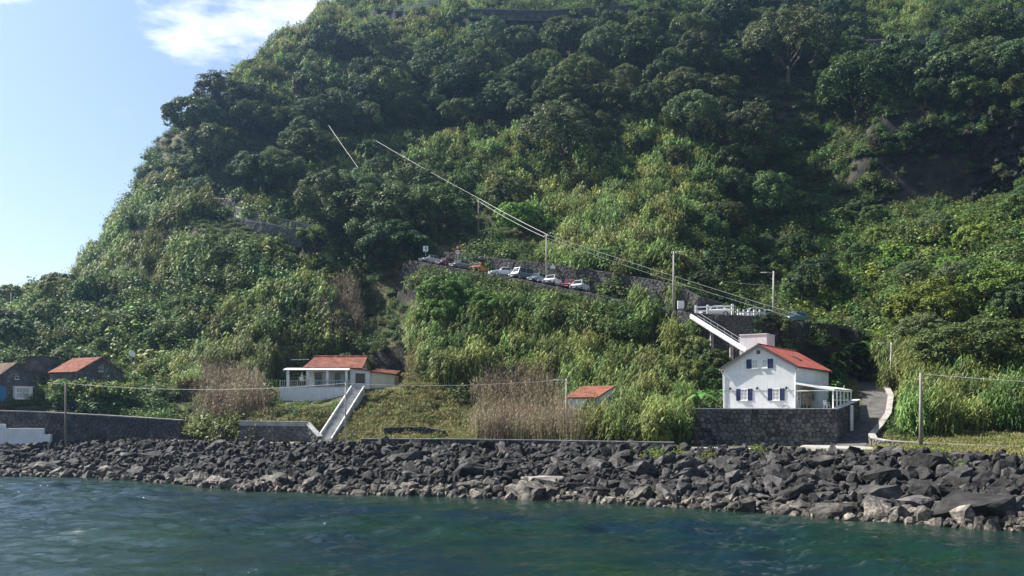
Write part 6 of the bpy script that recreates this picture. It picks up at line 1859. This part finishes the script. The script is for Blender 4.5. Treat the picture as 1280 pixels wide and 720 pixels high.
# metal railing at the very top
rl = empty('railing', at(492, 18, 262)); g0 = rl.location.copy()
A_, B_ = at(492, 16, 262) - g0, at(548, 6, 259) - g0
for dz in (.5, 1.1, 1.7): MB().bar(A_ + Vector((0, 0, dz)), B_ + Vector((0, 0, dz)), .14).build('rail', M_METAL, rl)
for i in range(5):
    p = A_.lerp(B_, i / 4); MB().bar(p + Vector((0, 0, -2.2)), p + Vector((0, 0, 1.9)), .16).build('post', M_METAL, rl)
tag(rl, 'metal railing on the top road at the edge of the upper slope', 'railing')

# shrubs on the verge beyond the barrier
for px, py, w, lab in ((955, 402, 30, 'brownish shrub on the verge beyond the grey barrier'), (978, 408, 34, 'shrub below the cove lamp post'), (946, 414, 24, 'small shrub hanging over the lava-stone wall')):
    c = at(px, py, 114.0); place_tree('young', c.x, c.y, w / 2 / F * 114, lab, 'shrubs behind the white house', name='shrub', hscale=.8, z=c.z - 1.6)
for px, py, w, Y, lab in ((884, 428, 46, 110.5, 'leafy shrub under the middle of the footbridge'), (905, 440, 40, 109.0, 'leafy shrub between the footbridge and the white gable'), (868, 415, 40, 112.5, 'leafy shrub at the upper end of the footbridge'), (890, 455, 44, 107.5, 'leafy shrub against the left wall of the white house'), (872, 446, 46, 108.5, 'leafy shrub left of the banana plants by the white house')):
    c = at(px, py, Y); r_s = w / 2 / F * Y; place_tree('bush', c.x, c.y, r_s, lab, 'shrubs behind the white house', name='shrub', hscale=1.2, z=max(float(H(c.x, c.y)), c.z - 1.9 * r_s))
# ---------------------------------------------------------------- banana plants
bm_ = [banana_mesh('banana', 400 + i, 3.0) for i in range(3)]
rb2 = random.Random(44)
for i, (px, py, s_) in enumerate([(1048, 445, 1.0), (1062, 440, 1.1), (1078, 447, 1.0), (1056, 458, .9), (1090, 452, 1.0), (1070, 462, .9), (1040, 455, 1.0), (1085, 438, 1.2), (885, 448, 1.0), (893, 458, .9), (880, 462, .9), (1098, 440, 1.0), (875, 500, .9), (886, 498, .9)]):
    g = ground_at(px, py + 14, 98)
    if g is None: continue
    o = empty('banana_plant', (g.x, g.y, g.z - .1), rb2.uniform(0, 6.28)); o.scale = (s_ * 1.15,) * 3
    link_mesh('leaves', bm_[i % 3], None, o)
    MB().tube([(0, 0, -.3), (0, 0, .9), (0, 0, 1.55)], [.17, .14, .1], 8).build('stem', M_TRUNK, o)
    tag(o, 'banana plant with broad arching leaves behind the porch of the white house' if px > 1000 else 'banana plant with broad arching leaves beside the left wall of the white house', 'plant', 'banana plants round the white house')
# weeds among the top boulders
r9 = np.random.default_rng(77)
pts = []
for (px, py, n, sp_) in ((838, 566, 34, 14), (820, 572, 18, 10), (850, 573, 20, 10), (782, 568, 8, 6), (1160, 566, 16, 12), (1205, 588, 8, 5), (1185, 588, 8, 5), (885, 575, 8, 6), (948, 565, 8, 5)):
    for _ in range(n):
        g = ground_at(px + r9.normal() * sp_ * .6, py + r9.normal() * 2, 60)
        if g: pts.append((g.x, g.y, g.z + .25))
scatter('bank_weeds', 'fresh green weeds growing among the upper boulders', 'herb', pts, r9.uniform(.6, 1.2, len(pts)), 78)
# ================================================================= haze
hz_ = MB().box(-420, 420, -70, 500, -9.5, 235)
hm = bpy.data.materials.new('sea_haze'); hm.use_nodes = True
n = hm.node_tree.nodes; n.clear()
ho = n.new('ShaderNodeOutputMaterial'); pv = n.new('ShaderNodeVolumePrincipled')
pv.inputs['Color'].default_value = (0.42, 0.65, 1.0, 1); pv.inputs['Density'].default_value = 0.0002; pv.inputs['Anisotropy'].default_value = 0.75
hm.node_tree.links.new(pv.outputs[0], ho.inputs['Volume'])
h_o = hz_.build('haze', hm); tag(h_o, 'thin sea haze in the air over the cove', kind='stuff')
